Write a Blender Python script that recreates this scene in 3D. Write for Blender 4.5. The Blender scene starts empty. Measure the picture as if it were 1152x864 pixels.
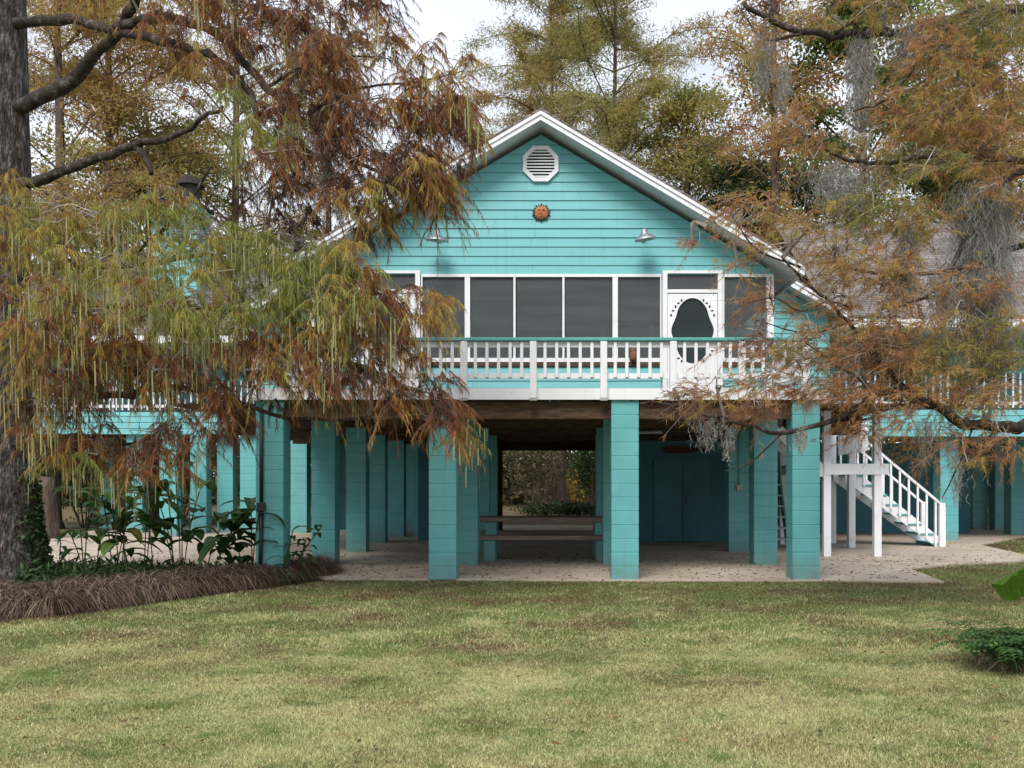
import bpy, math, random
import numpy as np
from mathutils import Vector
random.seed(7); rng = np.random.default_rng(11)
scene = bpy.context.scene
col = scene.collection
R = math.radians

# ------------------------------------------------------------------ camera, light
F, CX, HY, EYE = 1131.0, 620.0, 538.0, 1.52     # focal length in photo pixels, vanishing point, eye height
cam_d = bpy.data.cameras.new("camera"); cam = bpy.data.objects.new("camera", cam_d); col.objects.link(cam)
cam_d.sensor_width = 36.0; cam_d.lens = 36.0 * F / 1152.0
cam_d.shift_x = (576 - CX) / 1152.0; cam_d.shift_y = (HY - 432) / 1152.0
cam.location = (0, 0, EYE); cam.rotation_euler = (R(90), 0, 0)
cam_d.clip_start = 0.1; cam_d.clip_end = 2000
scene.camera = cam

SUN_EL, SUN_AZ = 46.0, 195.0        # azimuth clockwise from +Y
w = bpy.data.worlds.new("World"); scene.world = w; w.use_nodes = True
nt = w.node_tree; nt.nodes.clear()
out = nt.nodes.new("ShaderNodeOutputWorld"); bg = nt.nodes.new("ShaderNodeBackground")
sky = nt.nodes.new("ShaderNodeTexSky"); sky.sky_type = 'NISHITA'; sky.sun_disc = False
sky.sun_elevation = R(SUN_EL); sky.sun_rotation = R(SUN_AZ); sky.dust_density = 2.0
tc = nt.nodes.new("ShaderNodeTexCoord"); nz = nt.nodes.new("ShaderNodeTexNoise")
nz.inputs["Scale"].default_value = 2.2; nz.inputs["Detail"].default_value = 8
rp = nt.nodes.new("ShaderNodeValToRGB"); rp.color_ramp.elements[0].position = 0.33; rp.color_ramp.elements[1].position = 0.52
rp.color_ramp.elements[0].color = (0.3, 0.3, 0.3, 1)
mx = nt.nodes.new("ShaderNodeMix"); mx.data_type = 'RGBA'
mx.inputs[7].default_value = (9.4, 10.0, 11.2, 1)
nt.links.new(tc.outputs["Generated"], nz.inputs["Vector"]); nt.links.new(nz.outputs[0], rp.inputs[0])
nt.links.new(rp.outputs[0], mx.inputs[0]); nt.links.new(sky.outputs[0], mx.inputs[6])
nt.links.new(mx.outputs[2], bg.inputs[0]); bg.inputs[1].default_value = 0.080
nt.links.new(bg.outputs[0], out.inputs[0])
sd = bpy.data.lights.new("sun", 'SUN'); sd.energy = 2.25; sd.angle = R(26); sd.color = (1.0, 0.95, 0.87)
so = bpy.data.objects.new("sun", sd); col.objects.link(so)
az, el = R(SUN_AZ), R(SUN_EL)
sdir = Vector((math.sin(az) * math.cos(el), math.cos(az) * math.cos(el), math.sin(el)))
so.rotation_euler = (-sdir).to_track_quat('-Z', 'Y').to_euler(); so.location = sdir * 60
vs = scene.view_settings
vs.view_transform = 'Standard'; vs.look = 'None'; vs.gamma = 1; vs.exposure = 0.5; vs.use_curve_mapping = False
scene.cycles.max_bounces = 8; scene.cycles.diffuse_bounces = 4; scene.cycles.transparent_max_bounces = 12

# ------------------------------------------------------------------ helpers
def P(px, py, d): return np.array([(px - CX) * d / F, d, EYE + (HY - py) * d / F])
def G(px, py):
    d = F * EYE / (py - HY); return ((px - CX) * d / F, d)
def tag(o, label=None, cat=None, group=None, kind=None):
    if label: o['label'] = label
    if cat: o['category'] = cat
    if group: o['group'] = group
    if kind: o['kind'] = kind
    return o
def empty(name, loc, label, cat, group=None):
    o = bpy.data.objects.new(name, None); col.objects.link(o); o.location = loc; o.empty_display_size = 0.2
    return tag(o, label, cat, group)
def origin_of(o):
    v = Vector((0, 0, 0))
    while o is not None: v += o.location; o = o.parent
    return v
def link(name, me, parent=None, loc=(0, 0, 0), rz=0.0):
    o = bpy.data.objects.new(name, me); col.objects.link(o); o.parent = parent
    o.location = loc; o.rotation_euler = (0, 0, rz); return o

class MB:
    def __init__(s): s.v = []; s.f = []
    def add(s, vs, fs):
        n = len(s.v); s.v += [tuple(map(float, q)) for q in vs]; s.f += [tuple(i + n for i in q) for q in fs]; return s
    def box(s, x0, x1, y0, y1, z0, z1):
        return s.add([(x0,y0,z0),(x1,y0,z0),(x1,y1,z0),(x0,y1,z0),(x0,y0,z1),(x1,y0,z1),(x1,y1,z1),(x0,y1,z1)],
              [(0,3,2,1),(4,5,6,7),(0,1,5,4),(1,2,6,5),(2,3,7,6),(3,0,4,7)])
    def bbox(s, x0, x1, y0, y1, z0, z1, b):
        # box with chamfered vertical and horizontal edges (three stacked rings)
        vs = []; 
        def ring(i, z):
            a0, a1, c0, c1 = x0 + i, x1 - i, y0 + i, y1 - i
            return [(a0+b,c0,z),(a1-b,c0,z),(a1,c0+b,z),(a1,c1-b,z),(a1-b,c1,z),(a0+b,c1,z),(a0,c1-b,z),(a0,c0+b,z)]
        for i, z in ((b, z0), (0, z0 + b), (0, z1 - b), (b, z1)): vs += ring(i, z)
        fs = [tuple(range(7, -1, -1)), tuple(range(24, 32))]
        for k in range(3):
            for j in range(8): fs.append((k*8+j, k*8+(j+1) % 8, k*8+8+(j+1) % 8, k*8+8+j))
        return s.add(vs, fs)
    def bar(s, a, b, wdt, hgt, up=(0, 0, 1)):
        a, b, up = Vector(a), Vector(b), Vector(up); d = (b - a).normalized()
        sx = d.cross(up).normalized() * wdt / 2; sy = sx.cross(d).normalized() * hgt / 2
        vs = [a-sx-sy, a+sx-sy, a+sx+sy, a-sx+sy, b-sx-sy, b+sx-sy, b+sx+sy, b-sx+sy]
        return s.add(vs, [(0,1,2,3),(7,6,5,4),(1,0,4,5),(2,1,5,6),(3,2,6,7),(0,3,7,4)])
    def tube(s, pts, rad, n=8, cap=True, wob=0.0, flute=0.0):
        pts = [Vector(map(float, p)) for p in pts]; m = len(pts)
        if not hasattr(rad, '__len__'): rad = [rad] * m
        vs = []; fs = []; ref = Vector((0.3, 0.2, 1)).normalized(); px = None
        for i, p in enumerate(pts):
            t = (pts[min(i+1, m-1)] - pts[max(i-1, 0)]).normalized()
            if px is None:
                r0 = ref if abs(t.dot(ref)) < .9 else Vector((1, 0, 0)); px = t.cross(r0).normalized()
            px = (px - t * px.dot(t)).normalized(); py = t.cross(px)
            for k in range(n):
                a = 2 * math.pi * k / n
                r = rad[i] * (1 + random.uniform(-wob, wob))
                if flute: r *= 1 + flute * max(0, 1 - i / 4.0) * math.cos(5 * a + .6) 
                vs.append(p + (px * math.cos(a) + py * math.sin(a)) * r)
        for i in range(m - 1):
            for k in range(n): fs.append((i*n+k, i*n+(k+1) % n, (i+1)*n+(k+1) % n, (i+1)*n+k))
        if cap: fs += [tuple(range(n-1, -1, -1)), tuple(range((m-1)*n, m*n))]
        return s.add(vs, fs)
    def lathe(s, prof, c=(0, 0, 0), n=24):
        m = len(prof); vs = []; fs = []
        for r, z in prof:
            for k in range(n):
                a = 2*math.pi*k/n; vs.append((c[0]+r*math.cos(a), c[1]+r*math.sin(a), c[2]+z))
        for i in range(m-1):
            for k in range(n): fs.append((i*n+k, i*n+(k+1) % n, (i+1)*n+(k+1) % n, (i+1)*n+k))
        return s.add(vs, fs)
    def poly_prism(s, pts2, y0, y1):     # polygon in XZ, extruded along Y
        n = len(pts2); vs = [(x, y0, z) for x, z in pts2] + [(x, y1, z) for x, z in pts2]
        fs = [tuple(range(n)), tuple(range(2*n-1, n-1, -1))] + [(i, i+n, (i+1) % n + n, (i+1) % n) for i in range(n)]
        return s.add(vs, fs)
    def mesh(s, name, mat, org=(0, 0, 0), smooth=False):
        me = bpy.data.meshes.new(name)
        me.from_pydata([(v[0]-org[0], v[1]-org[1], v[2]-org[2]) for v in s.v], [], s.f); me.materials.append(mat)
        if smooth: me.polygons.foreach_set('use_smooth', [True]*len(me.polygons))
        me.update(); return me
    def build(s, name, mat, parent=None, smooth=False, loc=None):
        org = origin_of(parent) if parent is not None else Vector(loc or (0, 0, 0))
        o = link(name, s.mesh(name, mat, org, smooth), parent)
        if parent is None: o.location = org
        return o

def quad_mesh(name, V, tone, mat, parent=None, smooth=False, loc=None):
    """V (N,k,3) k=3 or 4 corners; tone (N,) colour position of every leaf."""
    org = np.array(origin_of(parent) if parent is not None else Vector(loc or (0, 0, 0)))
    N, k, _ = V.shape
    me = bpy.data.meshes.new(name)
    me.vertices.add(N*k); me.vertices.foreach_set('co', (V - org).astype(np.float32).ravel())
    me.loops.add(N*k); me.loops.foreach_set('vertex_index', np.arange(N*k, dtype=np.int32))
    me.polygons.add(N); me.polygons.foreach_set('loop_start', np.arange(0, N*k, k, dtype=np.int32))
    a = me.attributes.new('tone', 'FLOAT', 'FACE'); a.data.foreach_set('value', np.clip(tone, 0, 1).astype(np.float32))
    me.materials.append(mat); me.update(calc_edges=True)
    o = link(name, me, parent)
    if parent is None: o.location = org
    return o
def unit(a): return a / np.maximum(np.linalg.norm(a, axis=-1, keepdims=True), 1e-9)
def strips(B, D, L, W, tip=0.35, mid=False):
    """leaf strips: base points, directions, lengths, widths -> (N,4,3)"""
    D = unit(D); S = unit(np.cross(D, rng.normal(size=D.shape))) * (W[:, None] / 2)
    T = B + D * L[:, None]
    if mid:   # diamond leaf
        M = B + D * (L * .45)[:, None]
        return np.stack([B, M - S, T, M + S], 1)
    return np.stack([B - S, B + S, T + S * tip, T - S * tip], 1)
def thin_tubes(A, B, ra, rb):
    """many straight 3-sided twigs -> quads (N*3,4,3)"""
    D = unit(B - A); U = unit(np.cross(D, np.array([.31, .22, .9]))); Wv = np.cross(D, U); q = []
    for k in range(3):
        a0, a1 = 2*math.pi*k/3, 2*math.pi*(k+1)/3
        e0 = U*math.cos(a0)+Wv*math.sin(a0); e1 = U*math.cos(a1)+Wv*math.sin(a1)
        q.append(np.stack([A+e0*ra[:, None], A+e1*ra[:, None], B+e1*rb[:, None], B+e0*rb[:, None]], 1))
    return np.concatenate(q)
def inside(poly, X, Y):
    r = np.zeros(X.shape, bool); n = len(poly)
    for i in range(n):
        x0, y0 = poly[i]; x1, y1 = poly[(i+1) % n]
        c = ((y0 > Y) != (y1 > Y)) & (X < (x1-x0)*(Y-y0)/((y1-y0) or 1e-9)+x0); r ^= c
    return r

# ------------------------------------------------------------------ materials
def new_mat(name, rough=0.6, spec=0.4):
    m = bpy.data.materials.new(name); m.use_nodes = True; n = m.node_tree; b = n.nodes["Principled BSDF"]
    b.inputs["Roughness"].default_value = rough
    if "Specular IOR Level" in b.inputs: b.inputs["Specular IOR Level"].default_value = spec
    return m, n, b
def ramp(n, cols):
    r = n.nodes.new("ShaderNodeValToRGB"); e = r.color_ramp.elements
    while len(e) < len(cols): e.new(0.5)
    for i, (p, c) in enumerate(cols): e[i].position = p; e[i].color = (*c, 1)
    return r
def noise_mat(name, cols, scale=3.0, rough=0.6, spec=0.4, bump=0.0, bscale=40.0, stretch=(1, 1, 1), detail=6, obj=True, bdist=0.01):
    m, n, b = new_mat(name, rough, spec); L = n.links
    tc = n.nodes.new("ShaderNodeNewGeometry"); mp = n.nodes.new("ShaderNodeMapping"); mp.inputs["Scale"].default_value = stretch
    L.new(tc.outputs["Position"], mp.inputs[0])
    t = n.nodes.new("ShaderNodeTexNoise"); t.inputs["Scale"].default_value = scale; t.inputs["Detail"].default_value = detail
    t.inputs["Roughness"].default_value = 0.65
    L.new(mp.outputs[0], t.inputs["Vector"]); r = ramp(n, cols); L.new(t.outputs[0], r.inputs[0]); L.new(r.outputs[0], b.inputs["Base Color"])
    if bump:
        t2 = n.nodes.new("ShaderNodeTexNoise"); t2.inputs["Scale"].default_value = bscale; t2.inputs["Detail"].default_value = 5
        L.new(mp.outputs[0], t2.inputs["Vector"]); bp = n.nodes.new("ShaderNodeBump"); bp.inputs["Strength"].default_value = bump
        bp.inputs["Distance"].default_value = bdist
        L.new(t2.outputs[0], bp.inputs["Height"]); L.new(bp.outputs[0], b.inputs["Normal"])
    return m
def leaf_mat(name, cols, trans=0.35, rough=0.6):
    m, n, b = new_mat(name, rough, 0.25); L = n.links
    a = n.nodes.new("ShaderNodeAttribute"); a.attribute_name = 'tone'; r = ramp(n, cols); L.new(a.outputs["Fac"], r.inputs[0])
    L.new(r.outputs[0], b.inputs["Base Color"])
    if trans:
        t = n.nodes.new("ShaderNodeBsdfTranslucent"); L.new(r.outputs[0], t.inputs[0]); s = n.nodes.new("ShaderNodeMixShader"); s.inputs[0].default_value = trans
        L.new(b.outputs[0], s.inputs[1]); L.new(t.outputs[0], s.inputs[2]); L.new(s.outputs[0], n.nodes["Material Output"].inputs[0])
    return m
M = {}
M['block'] = noise_mat("teal painted block", [(.25, (.10, .36, .375)), (.5, (.12, .405, .42)), (.75, (.14, .445, .455))], 2.2, .42, .5, .35, 90, bdist=.004)
M['siding'] = noise_mat("teal painted siding", [(.25, (.135, .42, .445)), (.5, (.155, .455, .48)), (.75, (.175, .49, .515))], 1.4, .5, .4, .2, 30, (1, 1, 6), bdist=.003)
M['shaded_teal'] = noise_mat('teal storage paint darkened for shade', [(.25, (.035, .16, .20)), (.5, (.045, .19, .23)), (.75, (.055, .22, .26))], 2.2, .5, .4, .35, 90, bdist=.004)  # block teal made darker, under-house shade put into the wall and door colour
M['teal_trim'] = noise_mat("teal painted trim", [(.3, (.08, .31, .31)), (.7, (.12, .40, .39))], 6, .5, .4, .2, 40)
M['white'] = noise_mat("white paint", [(.22, (.62, .62, .64)), (.45, (.78, .79, .82)), (.8, (.83, .84, .87))], 3, .5, .4, .15, 60, bdist=.003)
M['wood'] = noise_mat("weathered brown timber", [(.3, (.04, .024, .015)), (.5, (.085, .052, .032)), (.75, (.14, .09, .06))], 4, .8, .2, .5, 25, (1, 6, 6))
M['dark_wood'] = noise_mat("dark brown timber", [(.3, (.03, .02, .015)), (.7, (.07, .045, .03))], 4, .8, .2, .4, 25, (1, 6, 6))
M['table_wood'] = noise_mat("grey brown table planks", [(.3, (.17, .12, .095)), (.5, (.29, .215, .175)), (.75, (.40, .31, .25))], 5, .75, .2, .5, 25, (.6, 7, 7))
M['dark'] = noise_mat("dark interior", [(.3, (.02, .03, .03)), (.7, (.035, .05, .05))], 2, .8, .2)
M['metal'] = noise_mat("galvanised metal", [(.3, (.34, .35, .38)), (.7, (.52, .53, .57))], 12, .38, .5); M['metal'].node_tree.nodes["Principled BSDF"].inputs["Metallic"].default_value = .7
M['black'] = noise_mat("black plastic pipe", [(.3, (.012, .014, .016)), (.7, (.03, .03, .034))], 8, .4)
M['grey_box'] = noise_mat("grey enamel", [(.3, (.36, .36, .34)), (.7, (.5, .5, .47))], 10, .5)
M['terracotta'] = noise_mat("terracotta", [(.3, (.24, .08, .035)), (.5, (.40, .15, .065)), (.75, (.5, .22, .1))], 14, .6, .3, .3, 60)
M['bronze'] = noise_mat("dark green glaze", [(.3, (.03, .05, .035)), (.7, (.10, .09, .05))], 30, .4)
M['red_wood'] = noise_mat("dull red painted wood", [(.3, (.06, .014, .012)), (.7, (.11, .024, .02))], 8, .6)
M['wicker'] = noise_mat("brown wicker", [(.3, (.10, .05, .03)), (.7, (.27, .15, .09))], 40, .8, .2, .6, 80)
M['bark_l'] = noise_mat("grey brown cypress bark", [(.3, (.018, .014, .012)), (.46, (.075, .058, .05)), (.58, (.16, .135, .125)), (.72, (.40, .39, .39))], 8, .9, .15, 1.0, 20, (2.0, 2.0, .6), 10, bdist=.12)
M['bark_b'] = noise_mat("brown bark", [(.25, (.045, .032, .026)), (.5, (.12, .085, .068)), (.8, (.22, .17, .145))], 5, .9, .15, .9, 12, (2, 2, .3), 7, bdist=.05)
M['branch'] = noise_mat("branch bark", [(.3, (.016, .012, .010)), (.55, (.055, .042, .035)), (.8, (.22, .20, .19))], 9, .9, .15, .8, 30, (1, 1, 1), bdist=.02)
M['twig'] = leaf_mat("pale twig bark", [(0, (.07, .05, .04)), (.5, (.20, .165, .14)), (1, (.42, .39, .36))], 0)
M['cyp_l'] = leaf_mat("autumn cypress needles green to rust", [(0, (.20, .225, .05)), (.22, (.39, .34, .075)), (.42, (.37, .225, .05)), (.60, (.28, .105, .035)), (.80, (.16, .060, .028)), (1, (.075, .034, .02))], .28)
M['cyp_r'] = leaf_mat("rust cypress needles", [(0, (.22, .23, .06)), (.22, (.46, .34, .09)), (.45, (.50, .26, .09)), (.7, (.38, .17, .085)), (1, (.19, .09, .055))], .4)
M['catkin'] = leaf_mat("pale green catkins", [(0, (.26, .29, .12)), (.5, (.40, .40, .19)), (1, (.44, .36, .18))], .3)
M['moss'] = leaf_mat("grey spanish moss", [(0, (.12, .115, .105)), (.5, (.33, .32, .30)), (1, (.52, .51, .48))], .3, .9)
M['bgcyp'] = leaf_mat("olive orange cypress foliage", [(0, (.16, .19, .06)), (.3, (.37, .35, .11)), (.6, (.47, .32, .115)), (1, (.33, .165, .07))], .5)
M['oak'] = leaf_mat("evergreen oak leaves", [(0, (.025, .045, .018)), (.5, (.075, .12, .035)), (1, (.25, .31, .095))], .3, .45)
M['woods'] = leaf_mat("far woodland leaves", [(0, (.05, .045, .025)), (.4, (.12, .115, .05)), (.7, (.19, .135, .065)), (1, (.24, .14, .08))], .3)
M['shrub'] = leaf_mat("shrub leaves", [(0, (.018, .04, .015)), (.5, (.05, .10, .03)), (1, (.13, .19, .05))], .3, .45)
M['yellow_leaf'] = leaf_mat("yellow shrub leaves", [(0, (.3, .2, .04)), (.5, (.5, .32, .06)), (1, (.6, .42, .1))], .4)
M['big_leaf'] = leaf_mat("broad green leaves", [(0, (.025, .075, .022)), (.5, (.05, .13, .032)), (.85, (.12, .2, .045)), (1, (.2, .17, .04))], .35, .32)
M['ear_leaf'] = leaf_mat("elephant ear leaf", [(0, (.05, .13, .014)), (1, (.10, .21, .022))], .45, .3)
M['stem'] = leaf_mat("green brown stems", [(0, (.05, .045, .02)), (1, (.11, .12, .04))], 0)
M['liriope'] = leaf_mat("dry brown border grass", [(0, (.035, .022, .016)), (.4, (.125, .078, .055)), (.72, (.29, .195, .135)), (.9, (.40, .30, .20)), (1, (.13, .14, .05))], .25, .6)
M['dead_leaf'] = leaf_mat("fallen leaves", [(0, (.06, .035, .02)), (.5, (.16, .085, .04)), (1, (.33, .2, .1))], .1, .8)

def weather(m, zlo, zhi, dirt, amt, streak=0.0):
    """real dirt: splash marks rising from the ground, faint vertical streaks"""
    n = m.node_tree; L = n.links; b = n.nodes["Principled BSDF"]; src = b.inputs["Base Color"].links[0].from_socket
    g = n.nodes.new("ShaderNodeNewGeometry"); sp = n.nodes.new("ShaderNodeSeparateXYZ"); L.new(g.outputs["Position"], sp.inputs[0])
    t = n.nodes.new("ShaderNodeTexNoise"); t.inputs["Scale"].default_value = 9; t.inputs["Detail"].default_value = 7; L.new(g.outputs["Position"], t.inputs["Vector"])
    mr = n.nodes.new("ShaderNodeMapRange"); L.new(sp.outputs[2], mr.inputs[0]); mr.inputs[1].default_value = zhi; mr.inputs[2].default_value = zlo
    mu = n.nodes.new("ShaderNodeMath"); mu.operation = 'MULTIPLY'; L.new(mr.outputs[0], mu.inputs[0]); L.new(t.outputs[0], mu.inputs[1])
    f = mu.outputs[0]
    if streak:
        mp = n.nodes.new("ShaderNodeMapping"); mp.inputs["Scale"].default_value = (9, 9, .5); L.new(g.outputs["Position"], mp.inputs[0])
        t2 = n.nodes.new("ShaderNodeTexNoise"); t2.inputs["Scale"].default_value = 1.3; t2.inputs["Detail"].default_value = 6; L.new(mp.outputs[0], t2.inputs["Vector"])
        r = n.nodes.new("ShaderNodeMapRange"); L.new(t2.outputs[0], r.inputs[0]); r.inputs[1].default_value = .55; r.inputs[2].default_value = .8; r.inputs[4].default_value = streak
        ad = n.nodes.new("ShaderNodeMath"); ad.operation = 'ADD'; L.new(f, ad.inputs[0]); L.new(r.outputs[0], ad.inputs[1]); f = ad.outputs[0]
    k = n.nodes.new("ShaderNodeMath"); k.operation = 'MULTIPLY'; k.use_clamp = True; L.new(f, k.inputs[0]); k.inputs[1].default_value = amt
    x = n.nodes.new("ShaderNodeMix"); x.data_type = 'RGBA'; L.new(k.outputs[0], x.inputs[0]); L.new(src, x.inputs[6]); x.inputs[7].default_value = (*dirt, 1); L.new(x.outputs[2], b.inputs["Base Color"])
weather(M['block'], .0, .42, (.16, .13, .09), .95, .28)
weather(M['siding'], -2, -1, (.10, .24, .23), .8, .40)
weather(M['white'], -2, -1, (.45, .43, .40), .8, .22)
def lawn_colour(n, L, blade):
    """one colour field shared by turf and blades: straw, green patches, brown thatch, by ground position"""
    g = n.nodes.new("ShaderNodeNewGeometry"); sx = n.nodes.new("ShaderNodeSeparateXYZ"); L.new(g.outputs["Position"], sx.inputs[0])
    cb = n.nodes.new("ShaderNodeCombineXYZ"); L.new(sx.outputs[0], cb.inputs[0]); L.new(sx.outputs[1], cb.inputs[1])
    def nz(scale, det, rough=.6):
        t = n.nodes.new("ShaderNodeTexNoise"); t.inputs["Scale"].default_value = scale; t.inputs["Detail"].default_value = det; t.inputs["Roughness"].default_value = rough
        L.new(cb.outputs[0], t.inputs["Vector"]); return t.outputs[0]
    def mth(op, *v):
        q = n.nodes.new("ShaderNodeMath"); q.operation = op
        for i, x in enumerate(v):
            if hasattr(x, 'links'): L.new(x, q.inputs[i])
            else: q.inputs[i].default_value = x
        return q.outputs[0]
    def mixc(f, a, b):
        x = n.nodes.new("ShaderNodeMix"); x.data_type = 'RGBA'; L.new(f, x.inputs[0]); L.new(a, x.inputs[6]); L.new(b, x.inputs[7]); return x.outputs[2]
    def step(v, lo, hi):
        m_ = n.nodes.new("ShaderNodeMapRange"); m_.interpolation_type = 'SMOOTHSTEP'; L.new(v, m_.inputs[0]); m_.inputs[1].default_value = lo; m_.inputs[2].default_value = hi; return m_.outputs[0]
    if blade:
        at = n.nodes.new("ShaderNodeAttribute"); at.attribute_name = 'tone'; tone = at.outputs["Fac"]
        t2 = mth('FRACT', mth('MULTIPLY', tone, 13.7)); t3 = mth('FRACT', mth('MULTIPLY', tone, 71.3))
    else:
        tone = nz(60, 3); t2 = nz(25, 3); t3 = nz(33, 3)
    k = 1.0 if blade else .5
    def rr(cols):
        r = ramp(n, [(p, tuple(q*k for q in c)) for p, c in cols]); L.new(tone, r.inputs[0]); return r.outputs[0]
    straw = rr([(0, (.20, .15, .075)), (.25, (.42, .385, .17)), (.6, (.67, .635, .32)), (1, (.84, .81, .49))])
    green = rr([(0, (.07, .13, .025)), (.5, (.19, .27, .075)), (1, (.36, .44, .17))])
    brown = rr([(0, (.07, .04, .022)), (.5, (.19, .115, .06)), (1, (.32, .22, .12))])
    far = n.nodes.new("ShaderNodeMapRange"); L.new(sx.outputs[1], far.inputs[0]); far.inputs[1].default_value = 6.5; far.inputs[2].default_value = 13.5
    fgr = mth('ADD', mth('ADD', mth('MULTIPLY_ADD', nz(1.1, 6, .65), 1.5, -.23), mth('MULTIPLY_ADD', t2, .7, -.35)), mth('MULTIPLY', far.outputs[0], .26))
    sp_ = step(nz(2.6, 3, .5), .60, .70); fgr = mth('ADD', fgr, mth('MULTIPLY', sp_, .30))
    fbr = mth('ADD', mth('ADD', mth('MULTIPLY_ADD', nz(.75, 7, .7), 1.5, -.25), mth('MULTIPLY_ADD', t3, .6, -.3)), mth('MULTIPLY', far.outputs[0], .19))
    return mixc(step(fbr, .62, .80), mixc(step(fgr, .50, .74), straw, green), brown)
def grass_mat(name, blade):
    m, n, b = new_mat(name, .7, .2); L = n.links; c = lawn_colour(n, L, blade); L.new(c, b.inputs["Base Color"])
    if blade:
        t = n.nodes.new("ShaderNodeBsdfTranslucent"); L.new(c, t.inputs[0]); s = n.nodes.new("ShaderNodeMixShader"); s.inputs[0].default_value = .35
        L.new(b.outputs[0], s.inputs[1]); L.new(t.outputs[0], s.inputs[2]); L.new(s.outputs[0], n.nodes["Material Output"].inputs[0])
    return m
M['turf'] = grass_mat("lawn thatch", False); M['blade'] = grass_mat("lawn blades", True)
M['litter'] = noise_mat("leaf litter ground", [(.3, (.07, .045, .03)), (.5, (.16, .11, .07)), (.62, (.15, .14, .06)), (.8, (.25, .17, .11))], 1.6, .9, .1, .6, 14, (1, 1, 1), 9)
M['soil'] = noise_mat("mulch soil", [(.3, (.03, .02, .014)), (.7, (.09, .055, .038))], 9, .95, .1, .8, 30)
def concrete():
    m, n, b = new_mat("worn tan concrete", .85, .2); L = n.links
    g = n.nodes.new("ShaderNodeNewGeometry")
    t = n.nodes.new("ShaderNodeTexNoise"); t.inputs["Scale"].default_value = .9; t.inputs["Detail"].default_value = 8; t.inputs["Roughness"].default_value = .7
    L.new(g.outputs["Position"], t.inputs["Vector"]); r = ramp(n, [(.3, (.34, .27, .20)), (.5, (.47, .39, .31)), (.72, (.57, .50, .42))]); L.new(t.outputs[0], r.inputs[0])
    t2 = n.nodes.new("ShaderNodeTexNoise"); t2.inputs["Scale"].default_value = 9; t2.inputs["Detail"].default_value = 9; t2.inputs["Roughness"].default_value = .75
    L.new(g.outputs["Position"], t2.inputs["Vector"]); r2 = ramp(n, [(.57, (1, 1, 1)), (.66, (.42, .33, .26))]); L.new(t2.outputs[0], r2.inputs[0])
    x = n.nodes.new("ShaderNodeMix"); x.data_type = 'RGBA'; x.blend_type = 'MULTIPLY'; x.inputs[0].default_value = .75
    L.new(r.outputs[0], x.inputs[6]); L.new(r2.outputs[0], x.inputs[7]); L.new(x.outputs[2], b.inputs["Base Color"])
    bp = n.nodes.new("ShaderNodeBump"); bp.inputs["Strength"].default_value = .4; bp.inputs["Distance"].default_value = .01; L.new(t2.outputs[0], bp.inputs["Height"]); L.new(bp.outputs[0], b.inputs["Normal"])
    return m
M['concrete'] = concrete()
def shingles():
    m, n, b = new_mat("grey asphalt shingles", .95, .15); L = n.links
    tc = n.nodes.new("ShaderNodeTexCoord"); br = n.nodes.new("ShaderNodeTexBrick"); br.inputs["Scale"].default_value = 1
    br.inputs["Brick Width"].default_value = .33; br.inputs["Row Height"].default_value = .14; br.inputs["Mortar Size"].default_value = .012
    br.inputs["Color1"].default_value = (.20, .175, .165, 1); br.inputs["Color2"].default_value = (.29, .26, .25, 1); br.inputs["Mortar"].default_value = (.07, .06, .06, 1)
    L.new(tc.outputs["UV"], br.inputs["Vector"])
    t = n.nodes.new("ShaderNodeTexNoise"); t.inputs["Scale"].default_value = 1.5; t.inputs["Detail"].default_value = 8
    g = n.nodes.new("ShaderNodeNewGeometry"); L.new(g.outputs["Position"], t.inputs["Vector"])
    r = ramp(n, [(.35, (.6, .58, .56)), (.7, (1.1, 1.08, 1.08))]); L.new(t.outputs[0], r.inputs[0])
    x = n.nodes.new("ShaderNodeMix"); x.data_type = 'RGBA'; x.blend_type = 'MULTIPLY'; x.inputs[0].default_value = 1
    L.new(br.outputs[0], x.inputs[6]); L.new(r.outputs[0], x.inputs[7]); L.new(x.outputs[2], b.inputs["Base Color"]); return m
M['shingle'] = shingles()
def screen_mat(name, c, tr):
    m, n, b = new_mat(name, .45, .5); L = n.links; 
    g = n.nodes.new("ShaderNodeNewGeometry"); mp = n.nodes.new("ShaderNodeMapping"); mp.inputs["Scale"].default_value = (.5, 1, 5); L.new(g.outputs["Position"], mp.inputs[0])
    t = n.nodes.new("ShaderNodeTexNoise"); t.inputs["Scale"].default_value = 1.6; t.inputs["Detail"].default_value = 5; L.new(mp.outputs[0], t.inputs["Vector"])
    r = ramp(n, [(.3, tuple(q*.8 for q in c)), (.7, tuple(q*1.25 for q in c))]); L.new(t.outputs[0], r.inputs[0]); L.new(r.outputs[0], b.inputs["Base Color"])
    tb = n.nodes.new("ShaderNodeBsdfTransparent"); s = n.nodes.new("ShaderNodeMixShader"); s.inputs[0].default_value = tr
    L.new(b.outputs[0], s.inputs[1]); L.new(tb.outputs[0], s.inputs[2]); L.new(s.outputs[0], n.nodes["Material Output"].inputs[0]); return m
M['screen'] = screen_mat("grey insect screen", (.082, .092, .098), .45)
M['screen_d'] = screen_mat("dark insect screen", (.02, .026, .03), .5)

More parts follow.
